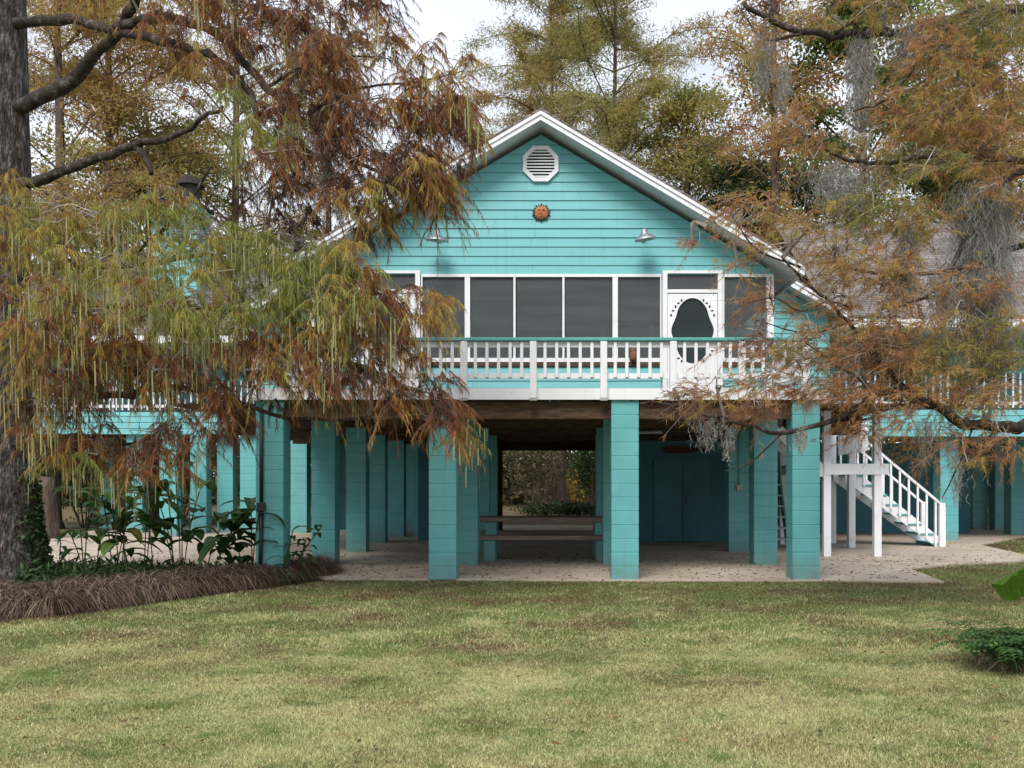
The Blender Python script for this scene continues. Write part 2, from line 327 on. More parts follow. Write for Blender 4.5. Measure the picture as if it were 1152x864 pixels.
# ------------------------------------------------------------------ ground
SLAB = [(-3.35, 14.93), (1.06, 14.77), (3.97, 14.72), (5.67, 14.5), (5.93, 16.6), (7.06, 17.5), (8.6, 18.25), (12.5, 18.9), (12.5, 20.0), (9.25, 19.7), (9.65, 22.6),
        (12.0, 25.6), (16, 27), (16, 32), (-13, 32), (-13, 24.2), (-16, 24.0), (-16, 18.6), (-9.1, 18.1), (-4.77, 16.85)]
BED = [G(-40, 706), G(0, 700), G(110, 690), G(200, 675), G(300, 663), G(368, 653.5), (-4.77, 16.83), (-9.1, 18.08), (-13, 18.2), (-11, 10)]
gm = MB(); NG = 60
xs = np.linspace(-300, 300, 3); 
gm.add([(-400, -60, 0), (400, -60, 0), (400, 600, 0), (-400, 600, 0)], [(0, 1, 2, 3)])
tag(gm.build('ground', M['turf']), kind='structure')
def sheet(name, pts, z, mat):
    m = MB(); m.add([(x, y, z) for x, y in pts], [tuple(range(len(pts)))]); o = m.build(name, mat); tag(o, kind='structure')
    return o
def clip_back(): return [(-60, 33), (60, 33), (60, 160), (-60, 160)]
sheet('woodland_ground', clip_back(), .006, M['litter'])
sheet('garden_soil', BED[::-1] if False else BED, .005, M['soil'])
sb = MB(); n = len(SLAB)
sb.add([(x, y, -.05) for x, y in SLAB] + [(x, y, .03) for x, y in SLAB], [tuple(range(n, 2*n))] + [(i, (i+1) % n, (i+1) % n+n, i+n) for i in range(n)])
tag(sb.build('patio_pavement', M['concrete']), kind='structure')

# ------------------------------------------------------------------ house
YF = 17.8; DZ = 2.85; XR = -.18
house = empty('stilt_house', (0, 17.8, 0), 'turquoise house raised on block columns with white trimmed gable and screened porch', 'house')
HO = np.array([0, 17.8, 0])
def fx(px): return (px - CX) * YF / F
def fz(py): return EYE + (HY - py) * YF / F
def col_mesh(h, w=.406):
    m = MB(); z = 0.0; a = w/2
    m.box(-a+.006, a-.006, .006, w-.006, 0, h)
    while z < h - .02:
        z1 = min(z + .2, h)
        m.bbox(-a, a, 0, w, z+.0025, z1-.0025, .006); z += .203
    return m.mesh('column', M['block'])
CM = {2.665: col_mesh(2.665), 2.72: col_mesh(2.72, .44), 2.5: col_mesh(2.5, .44)}
def column(x, y, h=2.665): return link('column', CM[h], house, (x, y - 17.8, .02))
for x in (-4.15, -1.60, 1.09, 3.76): column(x, 14.815)
for x in (-3.93, -1.47, 1.10, 3.70): column(x, 17.33)
for x in (-3.95, -1.46, 1.12, 3.80): column(x, 20.35)
for x, y in ((-4.05, 23.3), (-3.95, 25.6), (-3.97, 28.2), (-3.3, 25.6), (-1.46, 23.3)): column(x, y)
for px, d in ((151, 27.5), (189, 25.6), (223, 27.3), (253, 27.7), (279, 27.5), (336, 27.4), (120, 30)): column((px-CX)*d/F, d, 2.72)
for px, d in ((1068, 23.9), (1103, 29.4), (1128, 29.0), (1147, 26.5), (1190, 24.5)): column((px-CX)*d/F, d, 2.5)

# deck
m = MB(); x0, x1 = -4.42, 4.03
for i in range(int((x1-x0)/.142)): m.box(x0+i*.142, x0+i*.142+.137, 14.83, 17.78, 2.80, 2.838)
m.build('deck', M['wood'], house)
m = MB(); m.box(x0-.03, x1+.03, 14.76, 14.80, 2.675, 2.842); m.box(x0-.03, x0, 14.80, 17.7, 2.675, 2.842); m.box(x1, x1+.03, 14.80, 17.7, 2.675, 2.842)
m.build('fascia', M['white'], house)
m = MB()
for y in (14.96, 17.48, 20.5, 23.45, 25.75): m.box(-4.4 if y < 18 else -6.6, 4.0 if y < 18 else 6.3, y-.07, y+.07, 2.40, 2.652)
m.build('beam', M['wood'], house)
m = MB()
x = -6.4
while x < 6.2:
    m.box(x, x+.042, 14.81 if -4.4 < x < 3.9 else 20.2, 29.5, 2.655, 2.795); x += .42
m.build('joist', M['wood'], house)
m = MB(); m.box(-6.7, 6.4, 17.85, 29.6, 2.80, 2.848); m.build('floor', M['dark_wood'], house)

# railing
def railing(pts, rail_z0=2.675, top=3.575, post_px=None, nb=5, y=None):
    pass
rail = link('railing', None, house) if False else bpy.data.objects.new('railing', None)
col.objects.link(rail); rail.parent = house
rs = 14.74 / F
posts = [(p - CX) * rs for p in (288.5, 366, 444, 522, 600, 679, 757, 834, 906)]
pm = MB(); pm.bbox(-.05, .05, -.05, .05, 2.69, 3.52, .006); pmesh = pm.mesh('post', M['white'])
bm_ = MB(); bm_.bbox(-.023, .023, -.02, .02, 2.995, 3.52, .004); bmesh_ = bm_.mesh('baluster', M['white'])
cm = MB(); cm.box(-.052, .052, -.052, .052, 2.655, 2.687); cmesh = cm.mesh('post_end', M['grey_box'])
for i, x in enumerate(posts):
    link('post', pmesh, rail, (x, 14.71-17.8, 0)); link('post_end', cmesh, rail, (x, 14.71-17.8, 0))
    if i < len(posts)-1:
        xa, xb = x, posts[i+1]
        for k in range(5): link('baluster', bmesh_, rail, (xa+(xb-xa)*(k+1)/6, 14.715-17.8, 0))
m = MB(); m.bbox(posts[0]-.08, posts[-1]+.08, 14.66, 14.80, 3.525, 3.575, .008); m.build('top_rail', M['teal_trim'], rail)
m = MB()
for a, b in zip(posts[:-1], posts[1:]): m.box(a+.052, b-.052, 14.737, 14.775, 2.98, 3.06); m.box(a+.052, b-.052, 14.737, 14.775, 3.44, 3.522)
m.build('bottom_rail', M['white'], rail)
for sx in (posts[0], posts[-1]):
    r2 = bpy.data.objects.new('railing', None); col.objects.link(r2); r2.parent = house
    m = MB(); m.bbox(sx-.07, sx+.07, 14.81, 17.6, 3.525, 3.575, .008); m.build('top_rail', M['teal_trim'], r2)
    m = MB(); m.box(sx-.02, sx+.02, 14.77, 17.6, 2.98, 3.06); m.build('bottom_rail', M['white'], r2)
    for k in range(16): link('baluster', bmesh_, r2, (sx, 14.95+k*.17-17.8, 0))

# porch facade siding
def siding(m, z0, z1, y, lim, step=.164, lip=.019, th=.01):
    z = z0
    while z < z1 - .01:
        zt = min(z+step, z1); a0, b0 = lim(z); a1, b1 = lim(zt)
        if b0-a0 > .02:
            if b1-a1 < .01: mid = (a1+b1)/2; a1, b1 = mid-.004, mid+.004
            cuts = [0.0]; pos = random.uniform(.6, 3.6)
            while pos < b0-a0-.5: cuts.append(pos/(b0-a0)); pos += random.choice((2.4, 3.0, 3.6))
            cuts.append(1.0); lj = lip+random.uniform(-.003, .003)
            for ca, cb in zip(cuts[:-1], cuts[1:]):
                g_ = .0016/(b0-a0); ca += g_ if ca > 0 else 0; cb -= g_ if cb < 1 else 0
                A0, B0, A1, B1 = a0+(b0-a0)*ca, a0+(b0-a0)*cb, a1+(b1-a1)*ca, a1+(b1-a1)*cb
                ja, jb = random.uniform(-.0025, .0025), random.uniform(-.0025, .0025)
                m.add([(A0,y-lj-th,z+ja),(B0,y-lj-th,z+jb),(B1,y-th,zt),(A1,y-th,zt),(A0,y+.02,z+ja),(B0,y+.02,z+jb),(B1,y+.02,zt),(A1,y+.02,zt)],
                  [(0,1,2,3),(4,7,6,5),(0,4,5,1),(3,2,6,7),(0,3,7,4),(1,5,6,2)])
        z += step
SL = .59; FX0, FX1 = fx(346), fx(870)
def gable(z): h = (7.60 - z)/SL; return (max(XR-h, FX0), min(XR+h, FX1))
m = MB(); siding(m, fz(311)+.03, 7.6, YF, gable); gw = m.build('wall', M['siding'], house)
SILL, HEAD = fz(405), fz(312)
m = MB()
for a, b in ((347, 403), (474, 744), (813, 868)): siding(m, DZ+.005, SILL-.12, YF, lambda z, a=a, b=b: (fx(a), fx(b)), .13)
m.build('wall', M['siding'], house)
m = MB()
for a, b in ((347, 403), (474, 744), (813, 868)): m.box(fx(a), fx(b), YF-.05, YF+.03, SILL-.115, SILL-.045)
m.build('sill', M['wood'], house)
# window bays
def bay(pa, pb, mull, mid=False):
    o = bpy.data.objects.new('window', None); col.objects.link(o); o.parent = house; 
    m = MB(); a, b = fx(pa), fx(pb)
    m.box(a, b, YF-.045, YF+.02, HEAD, HEAD+.05); m.box(a, b, YF-.05, YF+.02, SILL-.04, SILL+.03)
    for p0, p1 in mull: m.box(fx(p0), fx(p1), YF-.04, YF+.02, SILL+.03, HEAD)
    m.build('frame', M['white'], o)
    m = MB(); m.box(a+.01, b-.01, YF+.005, YF+.009, SILL+.02, HEAD+.02); m.build('screen', M['screen'], o)
bay(474, 529, [(474, 475.5), (523, 529)]); bay(529.2, 580, [(577.7, 580)]); bay(580.2, 635, [(632.7, 635)]); bay(635.2, 695, [(689, 695)])
bay(695.2, 744, [(742.5, 744)]); bay(813, 870, [(813, 814.5), (862, 870)]); bay(346, 404, [(346, 354), (402.5, 404)])
m = MB(); m.box(FX0, FX0+.13, YF-.03, YF+.02, DZ, SILL-.05); m.box(FX1-.13, FX1, YF-.03, YF+.02, DZ, SILL-.05); m.build('corner_board', M['white'], house)
def porch_door(pa, pb):
    o = bpy.data.objects.new('door', None); col.objects.link(o); o.parent = house
    a, b = fx(pa), fx(pb); top = fz(305); dh = fz(330); j = .085
    m = MB(); m.box(a, a+j, YF-.06, YF+.03, DZ, top); m.box(b-j, b, YF-.06, YF+.03, DZ, top); m.box(a+j, b-j, YF-.06, YF+.03, top-.05, top); m.box(a+j, b-j, YF-.06, YF+.03, dh, dh+.06)
    m.build('frame', M['white'], o)
    m = MB(); m.box(a+j, b-j, YF+.004, YF+.008, dh+.06, top-.05); m.build('screen', M['screen'], o)
    # leaf: plate with shaped oval opening
    la, lb = a+j+.008, b-j-.008; lz0, lz1 = DZ+.03, dh-.015; cx = (la+lb)/2
    zc = fz(388); N = 64; vs = []; fs = []
    hw = fx(440)-fx(418.2); hh = (fz(336)-fz(406))/2*1.03; zc = (fz(336)+fz(409))/2
    inner = []
    for k in range(N):
        t = 2*math.pi*k/N; ex = math.cos(t); ez = math.sin(t)
        rr = 1 + .10*math.exp(-(ez/.22)**2) - .06*math.exp(-((abs(ez)-.45)/.18)**2)
        inner.append((cx+hw*rr*ex, zc+hh*ez*1.02))
    outer = []
    for k in range(N):
        t = 2*math.pi*k/N; dx, dz = math.cos(t), math.sin(t)
        sc = min((lb-cx)/abs(dx) if abs(dx) > 1e-6 else 9, ((lz1-zc) if dz > 0 else (zc-lz0-.32))/abs(dz) if abs(dz) > 1e-6 else 9)
        outer.append((cx+dx*sc, zc+dz*sc))
    y0, y1 = YF-.045, YF-.012
    for yy in (y0, y1):
        vs += [(x, yy, z) for x, z in inner]; vs += [(x, yy, z) for x, z in outer]
    for k in range(N):
        q = (k+1) % N
        fs += [(k, q, N+q, N+k), (2*N+k, 3*N+k, 3*N+q, 2*N+q), (k, 2*N+k, 2*N+q, q)]
    m = MB(); m.add(vs, fs)
    # corners of the plate, then stiles and bottom panel rails
    zb = lz0+.32
    for sx in (la, lb):
        for zz in (lz1, zb): 
            k = sx; dx = .12 if sx == la else -.12; dzz = -.16 if zz == lz1 else .16
            m.add([(sx, y0+.002, zz), (sx+dx, y0+.002, zz), (sx, y0+.002, zz+dzz)], [(0, 1, 2)])
    m.box(la, lb, y0+.003, y1, lz0, lz0+.12); m.box(la, lb, y0+.003, y1, zb-.09, zb)
    for k in range(4):
        xx = la+(lb-la-.12)*k/3; m.box(xx, xx+.12, y0+.004, y1, lz0+.12, zb-.09)
    m.build('panel', M['white'], o)
    m = MB(); m.box(la+.01, lb-.01, YF-.008, YF-.004, lz0+.01, lz1-.01); m.build('screen', M['screen_d'], o)
    m = MB()       # pierced scrollwork round the oval
    for k in range(40):
        t = 2*math.pi*k/40; ex, ez = math.cos(t), math.sin(t)
        if abs(ex) < .38 or abs(ez) < .38: continue
        px_, pz_ = cx+hw*1.24*ex*(1.0), zc+hh*1.06*ez
        if la+.03 < px_ < lb-.03 and zb+.03 < pz_ < lz1-.03:
            m.lathe([(.0, -.004), (.021, -.002), (.021, .004), (.0, .006)], (0, 0, 0), 8)
            nn = 32
            for i in range(len(m.v)-nn, len(m.v)):
                q = m.v[i]; m.v[i] = (px_+q[0]*(.8 if k % 2 else 1.25), y0-.004+q[2]*.4, pz_+q[1]*(1.3 if k % 2 else .7))
    m.build('scrollwork', M['dark'], o)
    m = MB(); m.tube([(lb-.05, y0-.03, DZ+.95), (lb-.05, y0-.03, DZ+1.07)], .008, 6); m.build('handle', M['metal'], o)
porch_door(745, 812.5); porch_door(404.5, 473)
# porch interior back wall, ceiling
m = MB(); siding(m, DZ+.01, 5.3, 21.2, lambda z: (-4.2, 3.8), .164)
m.build('wall', M['siding'], house)
m = MB(); m.box(-4.3, 3.9, YF+.1, 21.1, 5.2, 5.25); m.build('ceiling', M['white'], house)
for xx in (-2.2, 1.6):
    o = bpy.data.objects.new('window', None); col.objects.link(o); o.parent = house
    m = MB(); m.box(xx-.55, xx+.55, 21.11, 21.16, 3.6, 4.8); m.build('frame', M['white'], o)
    m = MB(); m.box(xx-.47, xx+.47, 21.095, 21.108, 3.68, 4.72); m.build('pane', M['screen_d'], o)

# roofs
def uv_roof(o):
    me = o.data; uv = me.uv_layers.new(name='UVMap')
    for p in me.polygons:
        nrm = p.normal
        for li in p.loop_indices:
            c = me.vertices[me.loops[li].vertex_index].co
            if abs(nrm.x) > abs(nrm.y): uv.data[li].uv = (c.y, c.z*1.95)
            else: uv.data[li].uv = (c.x, c.z*1.95)
def gable_roof(xr, hw, zr, sl, y0, y1, fas=.17, sides=True):
    ze = zr - sl*hw; t = .16
    m = MB()
    for s in (-1, 1):
        a = [(xr, zr), (xr+s*hw, ze), (xr+s*hw, ze-.05), (xr, zr-.05)]
        if s < 0: a = a[::-1]
        m.poly_prism(a, y0-.03, y1)
    o = m.build('roof', M['shingle'], house); uv_roof(o)
    m = MB()
    for s in (-1, 1):
        e = hw-.02
        a = [(xr, zr-.054), (xr+s*e, zr-sl*e-.054), (xr+s*e, zr-sl*e-.054-fas), (xr, zr-.054-fas)]
        if s < 0: a = a[::-1]
        m.poly_prism(a, y0, y0+.03)
        a2 = [(xr, zr-.05), (xr+s*e, zr-sl*e-.05), (xr+s*e, zr-sl*e-.05-.06), (xr, zr-.05-.06)]
        if s < 0: a2 = a2[::-1]
        m.poly_prism(a2, y0-.028, y0-.002)
        xe = xr+s*(hw-.03); m.box(min(xe, xe-s*.03), max(xe, xe-s*.03), y0+.034, y1-.1, ze-.054-fas*.9, ze-.06)
    m.build('rake_board', M['white'], house)
    m = MB()
    for s in (-1, 1):
        e = hw-.07
        a = [(xr, zr-.13), (xr+s*e, zr-sl*e-.13), (xr+s*e, zr-sl*e-.16), (xr, zr-.16)]
        if s < 0: a = a[::-1]
        m.poly_prism(a, y0+.034, y1-.2)
    m.build('soffit', M['white'], house)
gable_roof(XR, 4.54, 7.86, SL, 17.22, 23.5, .145)
gable_roof(XR, 6.75, 9.15, .59, 22.0, 33.0)
def gable2(z): h = (8.95-z)/.59; return (max(XR-h, -6.6), min(XR+h, 6.25))
m = MB(); siding(m, DZ-.2, 8.9, 22.6, gable2); m.build('wall', M['siding'], house)
def wing(xa, xb, ye, yr, ze, zr, yw, zb0, zb1):
    m = MB(); yb = 2*yr-ye
    for (ya, za, yb_, zb_) in ((ye, ze, yr, zr), (yr, zr, yb, ze)):
        m.add([(xa,ya,za),(xb,ya,za),(xb,yb_,zb_),(xa,yb_,zb_),(xa,ya,za-.06),(xb,ya,za-.06),(xb,yb_,zb_-.06),(xa,yb_,zb_-.06)],
              [(0,1,2,3),(4,7,6,5),(0,4,5,1),(2,6,7,3),(0,3,7,4),(1,5,6,2)])
    o = m.build('roof', M['shingle'], house); uv_roof(o)
    m = MB(); m.box(xa, xb, ye-.005, ye+.03, ze-.24, ze-.05); m.box(xa, xb, ye+.03, yw, ze-.26, ze-.24)
    m.build('fascia', M['white'], house)
    m = MB(); siding(m, zb1+.02, ze-.24, yw, lambda z: (xa+.1, xb-.1)); m.build('wall', M['siding'], house)
    m = MB(); siding(m, zb0, zb1, yw-1.35, lambda z: (xa, xb)); m.build('rim_board', M['siding'], house)
    m = MB(); m.box(xa, xb, yw-1.3, 2*yr-yw, zb0+.35, zb1-.01); m.build('floor', M['dark_wood'], house)
    # balcony railing
    rr = bpy.data.objects.new('railing', None); col.objects.link(rr); rr.parent = house
    m = MB(); m.box(xa, xb, yw-1.35, yw-1.22, zb1+.86, zb1+.91); m.build('top_rail', M['teal_trim'], rr)
    m = MB(); m.box(xa, xb, yw-1.32, yw-1.27, zb1+.12, zb1+.20); m.build('bottom_rail', M['white'], rr)
    m = MB(); m.box(-.02, .02, -.02, .02, zb1+.05, zb1+.86); bme = m.mesh('baluster', M['white'])
    x = xa+.1; k = 0
    while x < xb and k < 45: link('baluster', bme, rr, (x, yw-1.345-17.8, 0)); x += .17; k += 1
    m = MB(); m.box(-.06, .06, -.05, .05, zb1, ze-.26); pme = m.mesh('post', M['white'])
    x = xa+.9
    while x < xb: link('post', pme, rr, (x, yw-1.20-17.8, 0)); x += 2.6
    x = xa+1.6
    while x < xb-1.3:
        o = bpy.data.objects.new('window', None); col.objects.link(o); o.parent = house
        zz0, zz1 = zb1+.75, zb1+1.85
        m = MB(); m.box(x-.08, x+1.0, yw-.06, yw-.035, zz1, zz1+.1); m.box(x-.08, x+1.0, yw-.06, yw-.035, zz0-.1, zz0); m.box(x-.08, x, yw-.06, yw-.035, zz0, zz1); m.box(x+.92, x+1.0, yw-.06, yw-.035, zz0, zz1)
        m.box(x, x+.92, yw-.055, yw-.04, (zz0+zz1)/2-.03, (zz0+zz1)/2+.03)
        m.build('frame', M['white'], o)
        m = MB(); m.box(x, x+.92, yw-.034, yw-.031, zz0, zz1); m.build('pane', M['screen_d'], o); x += 2.6
wing(6.3, 17.0, 22.5, 28.4, 5.14, 8.72, 24.9, 2.5, 3.12)
wing(-15.5, -6.65, 26.3, 31.5, 5.3, 8.4, 28.7, 2.72, 3.32)
# chimney on the left roof
ch = bpy.data.objects.new('chimney', None); col.objects.link(ch); ch.parent = house
cxm = (199-CX)*28.8/F; m = MB()
siding(m, 5.5, 9.35, 28.6, lambda z: (cxm-.64, cxm+.64)); m.box(cxm-.63, cxm+.63, 28.62, 29.8, 5.5, 9.34); m.build('shaft', M['siding'], ch)
m = MB(); m.box(cxm-.7, cxm+.7, 28.5, 29.9, 9.355, 9.42); m.lathe([(.26, 9.42), (.26, 10.0), (.4, 10.0), (.34, 10.2), (.03, 10.32)], (cxm+.25, 29.2, 0), 16); m.build('cap', M['shingle'], ch)

# octagonal gable vent
vent = bpy.data.objects.new('vent', None); col.objects.link(vent); vent.parent = house
vx, vz, vr = fx(608.3), fz(185.3), .33; y0 = YF-.075
def octo(r): return [(vx+r*math.cos(R(22.5+45*k)), vz+r*math.sin(R(22.5+45*k))) for k in range(8)]
o8, i8 = octo(vr*1.03), octo(vr*.80); m = MB()
vs = [(x, y0, z) for x, z in o8]+[(x, y0, z) for x, z in i8]+[(x, YF+.0, z) for x, z in o8]+[(x, YF+.0, z) for x, z in i8]
m.add(vs, [q for k in range(8) for q in ((k, (k+1) % 8, 8+(k+1) % 8, 8+k)[::-1], (k, (k+1) % 8, 16+(k+1) % 8, 16+k), (8+k, 24+k, 24+(k+1) % 8, 8+(k+1) % 8))])
m.build('frame', M['white'], vent)
m = MB(); m.poly_prism(octo(vr*.83), YF-.036, YF-.03); m.build('backing', M['dark'], vent)
ir = vr*.80*math.cos(R(22.5))
for k in range(9):
    z = vz-ir+ (k+.5)*2*ir/9; d = abs(z-vz); half = min(ir, ir*1.414-d) if d > ir*.414 else ir
    half = ir if d <= ir*.414 else ir*1.414-d
    m = MB(); m.add([(vx-half, y0+.006, z-.019), (vx+half, y0+.006, z-.019), (vx+half, YF-.045, z-.004), (vx-half, YF-.045, z-.004),
                     (vx-half, y0+.006, z+.004), (vx+half, y0+.006, z+.004), (vx+half, YF-.045, z+.012), (vx-half, YF-.045, z+.012)],
                    [(0,3,2,1),(4,5,6,7),(0,1,5,4),(1,2,6,5),(2,3,7,6),(3,0,4,7)]); m.build('louver', M['white'], vent)

# storage walls under the house
def block_wall(xa, xb, ya, yb, z1):
    m = MB(); z = .025
    while z < z1-.01:
        m.box(xa, xb, ya, yb, z+.003, min(z+.2, z1)-.003); z += .203
    m.box(xa+.006, xb-.006, ya+.006, yb-.006, .02, z1); m.build('wall', M['shaded_teal'], house)
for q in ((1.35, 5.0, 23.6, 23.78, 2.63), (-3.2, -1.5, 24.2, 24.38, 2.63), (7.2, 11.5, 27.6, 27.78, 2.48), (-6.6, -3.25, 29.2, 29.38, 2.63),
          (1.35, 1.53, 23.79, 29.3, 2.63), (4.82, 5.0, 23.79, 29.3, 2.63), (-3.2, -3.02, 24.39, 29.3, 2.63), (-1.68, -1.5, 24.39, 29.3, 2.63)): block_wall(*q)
m = MB(); m.box(-1.62, -1.2, 24.45, 24.9, .02, 2.65); m.box(-1.2, 2.0, 24.5, 24.8, 2.2, 2.65); m.build('header', M['dark_wood'], house)
dd = bpy.data.objects.new('door', None); col.objects.link(dd); dd.parent = house
sx = 23.5/F
m = MB(); m.box((738-CX)*sx, (768-CX)*sx, 23.54, 23.597, .05, 1.92); m.box((768.6-CX)*sx, (800-CX)*sx, 23.54, 23.597, .05, 1.92); m.build('leaf', M['shaded_teal'], dd)
m = MB(); m.box((736-CX)*sx, (738-CX)*sx, 23.53, 23.597, .05, 1.97); m.box((800-CX)*sx, (802-CX)*sx, 23.53, 23.597, .05, 1.97); m.box((738-CX)*sx, (800-CX)*sx, 23.53, 23.597, 1.925, 1.97); m.build('frame', M['shaded_teal'], dd)
m = MB(); m.tube([((772-CX)*sx, 23.52, .95), ((772-CX)*sx, 23.52, 1.1)], .012, 6); m.build('handle', M['black'], dd)
m = MB(); m.tube([P(700, 478, 19.0), P(752, 477.5, 19.0)], .035, 8); m.tube([P(700, 487, 20.0), P(745, 486, 20.0)], .03, 8); m.build('pipe', M['grey_box'], house, True)
m = MB(); a = P(818.5, 503, 21.5); m.box(a[0]-.02, a[0]+.02, 21.4, 21.44, P(0, 533, 21.5)[2], a[2]); m.build('trim', M['white'], house)

# ------------------------------------------------------------------ staircase
st = empty('wooden_staircase', (6.0, 21, .03), 'white wooden staircase with landing and teal treads beside the right house columns', 'staircase')
LZ = 1.80
m = MB(); m.box(5.20, 6.42, 19.08, 22.95, LZ-.05, LZ); m.build('landing', M['teal_trim'], st)
m = MB(); m.box(5.18, 6.40, 19.04, 19.078, LZ-.21, LZ-.006); m.box(6.36, 6.40, 19.08, 21.9, LZ-.21, LZ-.055); m.box(5.2, 5.24, 19.08, 22.95, LZ-.21, LZ-.055); m.box(5.24, 6.36, 22.9, 22.94, LZ-.21, LZ-.055); m.build('rim_board', M['white'], st)
for x, y, z1 in ((5.24, 19.09, 2.98), (6.2, 19.09, 3.05), (6.43, 21.5, LZ+.95), (6.44, 22.98, LZ+.95), (5.24, 22.7, LZ+.95)):
    m = MB(); m.bbox(x-.07, x+.07, y-.07+.04, y+.07+.04, .03, z1, .006); m.build('post', M['white'], st)
m = MB(); m.bar((6.44, 19.2, LZ+.92), (6.44, 21.45, LZ+.92), .09, .05); m.build('landing_rail', M['white'], st)
pk = MB(); pk.box(-.012, .012, -.05, .05, LZ+.10, LZ+.90); pme = pk.mesh('picket', M['white'])
for k in range(9):
    x = 6.08+k*.072; up = .13*k/8
    m = MB(); m.bbox(x-.031, x+.031, 21.19, 21.21, 2.0+up*.7, 2.54+up, .003); m.build('picket', M['white'], st)
m = MB(); m.bar((6.04, 21.17, 2.06), (6.70, 21.17, 2.15), .03, .07); m.bar((6.04, 21.2, 2.55), (6.70, 21.2, 2.69), .05, .035); m.build('panel_rail', M['white'], st)
m = MB(); m.bar((5.3, 22.74, LZ+.92), (6.4, 22.98, LZ+.92), .09, .05); m.build('landing_rail', M['white'], st)
for k in range(8): link('picket', pme, st, (5.38+k*.14-6.0, 22.76+k*.03-21, -.03))
# lower flight, going down to the right
X0, X1 = 6.42, 8.52; nst = 8
def fl(x): return LZ - (x-X0)*(LZ-.03)/(X1-X0)
for y in (21.98, 22.90):
    m = MB(); s_ = [(X0, LZ-.02), (X0+.12, LZ-.02), (X1+.05, .16), (X1+.05, .03), (X1-.12, .03), (X0, LZ-.33)]
    m.poly_prism(s_, y-.022, y+.022); m.build('stringer', M['white'], st)
for k in range(nst):
    x = X0+.1+(k+.1)*(X1-X0)/(nst+.3); z = fl(x+.12)-.015
    m = MB(); m.bbox(x, x+.28, 21.93, 22.95, z-.02, z+.02, .004); m.build('tread', M['teal_trim'], st)
    
for y in (21.9, 22.98):
    m = MB(); m.bbox(X1-.07, X1+.05, y-.05, y+.05, .03, .98, .006); m.build('newel', M['white'], st)
    m = MB(); m.bar((X0+.02, y, LZ+.88), (X1, y, .93), .07, .05); m.build('handrail', M['white'], st)
    for k in range(11):
        x = X0+.2+k*.195
        m = MB(); zc = fl(x); m.box(x-.02, x+.02, y-.02, y+.02, zc-.12, zc+.9); m.build('baluster', M['white'], st)
# upper flight, going up to the left to the porch deck
U0, U1 = 4.08, 5.18
def fu(x): return LZ + (U1-x)*(DZ-.03-LZ)/(U1-U0)
for y in (19.12, 20.1):
    m = MB(); m.poly_prism([(U1, LZ-.02), (U1, LZ-.25), (U1-.1, LZ-.25), (U0, DZ-.33), (U0, DZ-.05)], y-.022, y+.022); m.build('stringer', M['white'], st)
    m = MB(); m.bar((U0, y, DZ+.85), (U1, y, LZ+.92), .07, .05); m.build('handrail', M['white'], st)
    for k in range(6):
        x = U0+.1+k*.18; m = MB(); m.box(x-.02, x+.02, y-.045, y-.024, fu(x)-.1, fu(x)+.86); m.build('baluster', M['white'], st)
for k in range(5):
    x = U0+.08+k*.21; m = MB(); m.bbox(x, x+.26, 19.15, 20.07, fu(x+.13)-.03, fu(x+.13)+.01, .004); m.build('tread', M['teal_trim'], st)

os_ = empty('open_riser_stair', (4.7, 21.9, .03), 'dark open riser steps under the house between the right turquoise columns', 'steps')
for k in range(8):
    z = .2+k*.235; y = 21.7+k*.15
    m = MB(); m.bbox(4.34, 5.12, y, y+.26, z-.02, z+.02, .004); m.build('tread', M['grey_box'], os_)
for x in (4.31, 5.15):
    m = MB(); m.add([(x-.02, 21.68, .03), (x+.02, 21.68, .03), (x+.02, 21.98, .03), (x-.02, 21.98, .03), (x-.02, 22.95, 2.1), (x+.02, 22.95, 2.1), (x+.02, 23.25, 2.1), (x-.02, 23.25, 2.1)],
        [(0,3,2,1),(4,5,6,7),(0,1,5,4),(1,2,6,5),(2,3,7,6),(3,0,4,7)]); m.build('stringer', M['teal_trim'], os_)

# ------------------------------------------------------------------ small things on the house
def lamp(px, py, tilt, label):
    o = empty('gooseneck_lamp', (fx(px), YF-.03, fz(py)), label, 'lamp', 'gooseneck lamps on the gable')
    bx, bz = fx(px), fz(py); yo = YF-.42
    m = MB(); pts = []
    for k in range(13):
        t = k/12; a = math.pi*t
        pts.append((bx, YF-.03-.36*(t**.9) , bz+.02+.13*math.sin(a*.92)))
    m.tube(pts, .014, 8); m.build('arm', M['metal'], o, True)
    m = MB(); m.lathe([(0, 0), (.055, 0), (.055, .02), (0, .02)], (0, 0, 0), 16)
    for i, q in enumerate(m.v): m.v[i] = (bx+q[0], YF-.03-q[2], bz+.02+q[1])
    m.build('wall_plate', M['metal'], o, True)
    m = MB(); prof = [(.03, .13), (.055, .12), (.065, .05), (.12, .015), (.19, -.045), (.195, -.06), (.187, -.058), (.115, .005), (.055, .04), (.0, .05)]
    m.lathe(prof, (0, 0, 0), 28); ct, sn = math.cos(tilt), math.sin(tilt)
    for i, q in enumerate(m.v): 
        yy, zz = q[1]*.98-q[2]*.06, q[2]*.98+q[1]*.06     # faces a little away from the wall
        m.v[i] = (bx+q[0]*ct+zz*sn, yo-.01+yy*.9, bz-.04-q[0]*sn+zz*ct)
    m.build('shade', M['metal'], o, True)
lamp(494, 271, R(5), 'grey metal gooseneck lamp on the gable nearer the drooping tree boughs')
lamp(723, 270, R(-9), 'grey metal gooseneck lamp on the gable above the oval screen door')
sf = empty('sun_face', (fx(609), YF-.03, fz(240)), 'round terracotta sun face plaque hung on the gable under the vent', 'wall plaque')
sxx, szz = fx(609), fz(240); m = MB(); vs = []; 
NR, NA = 14, 40
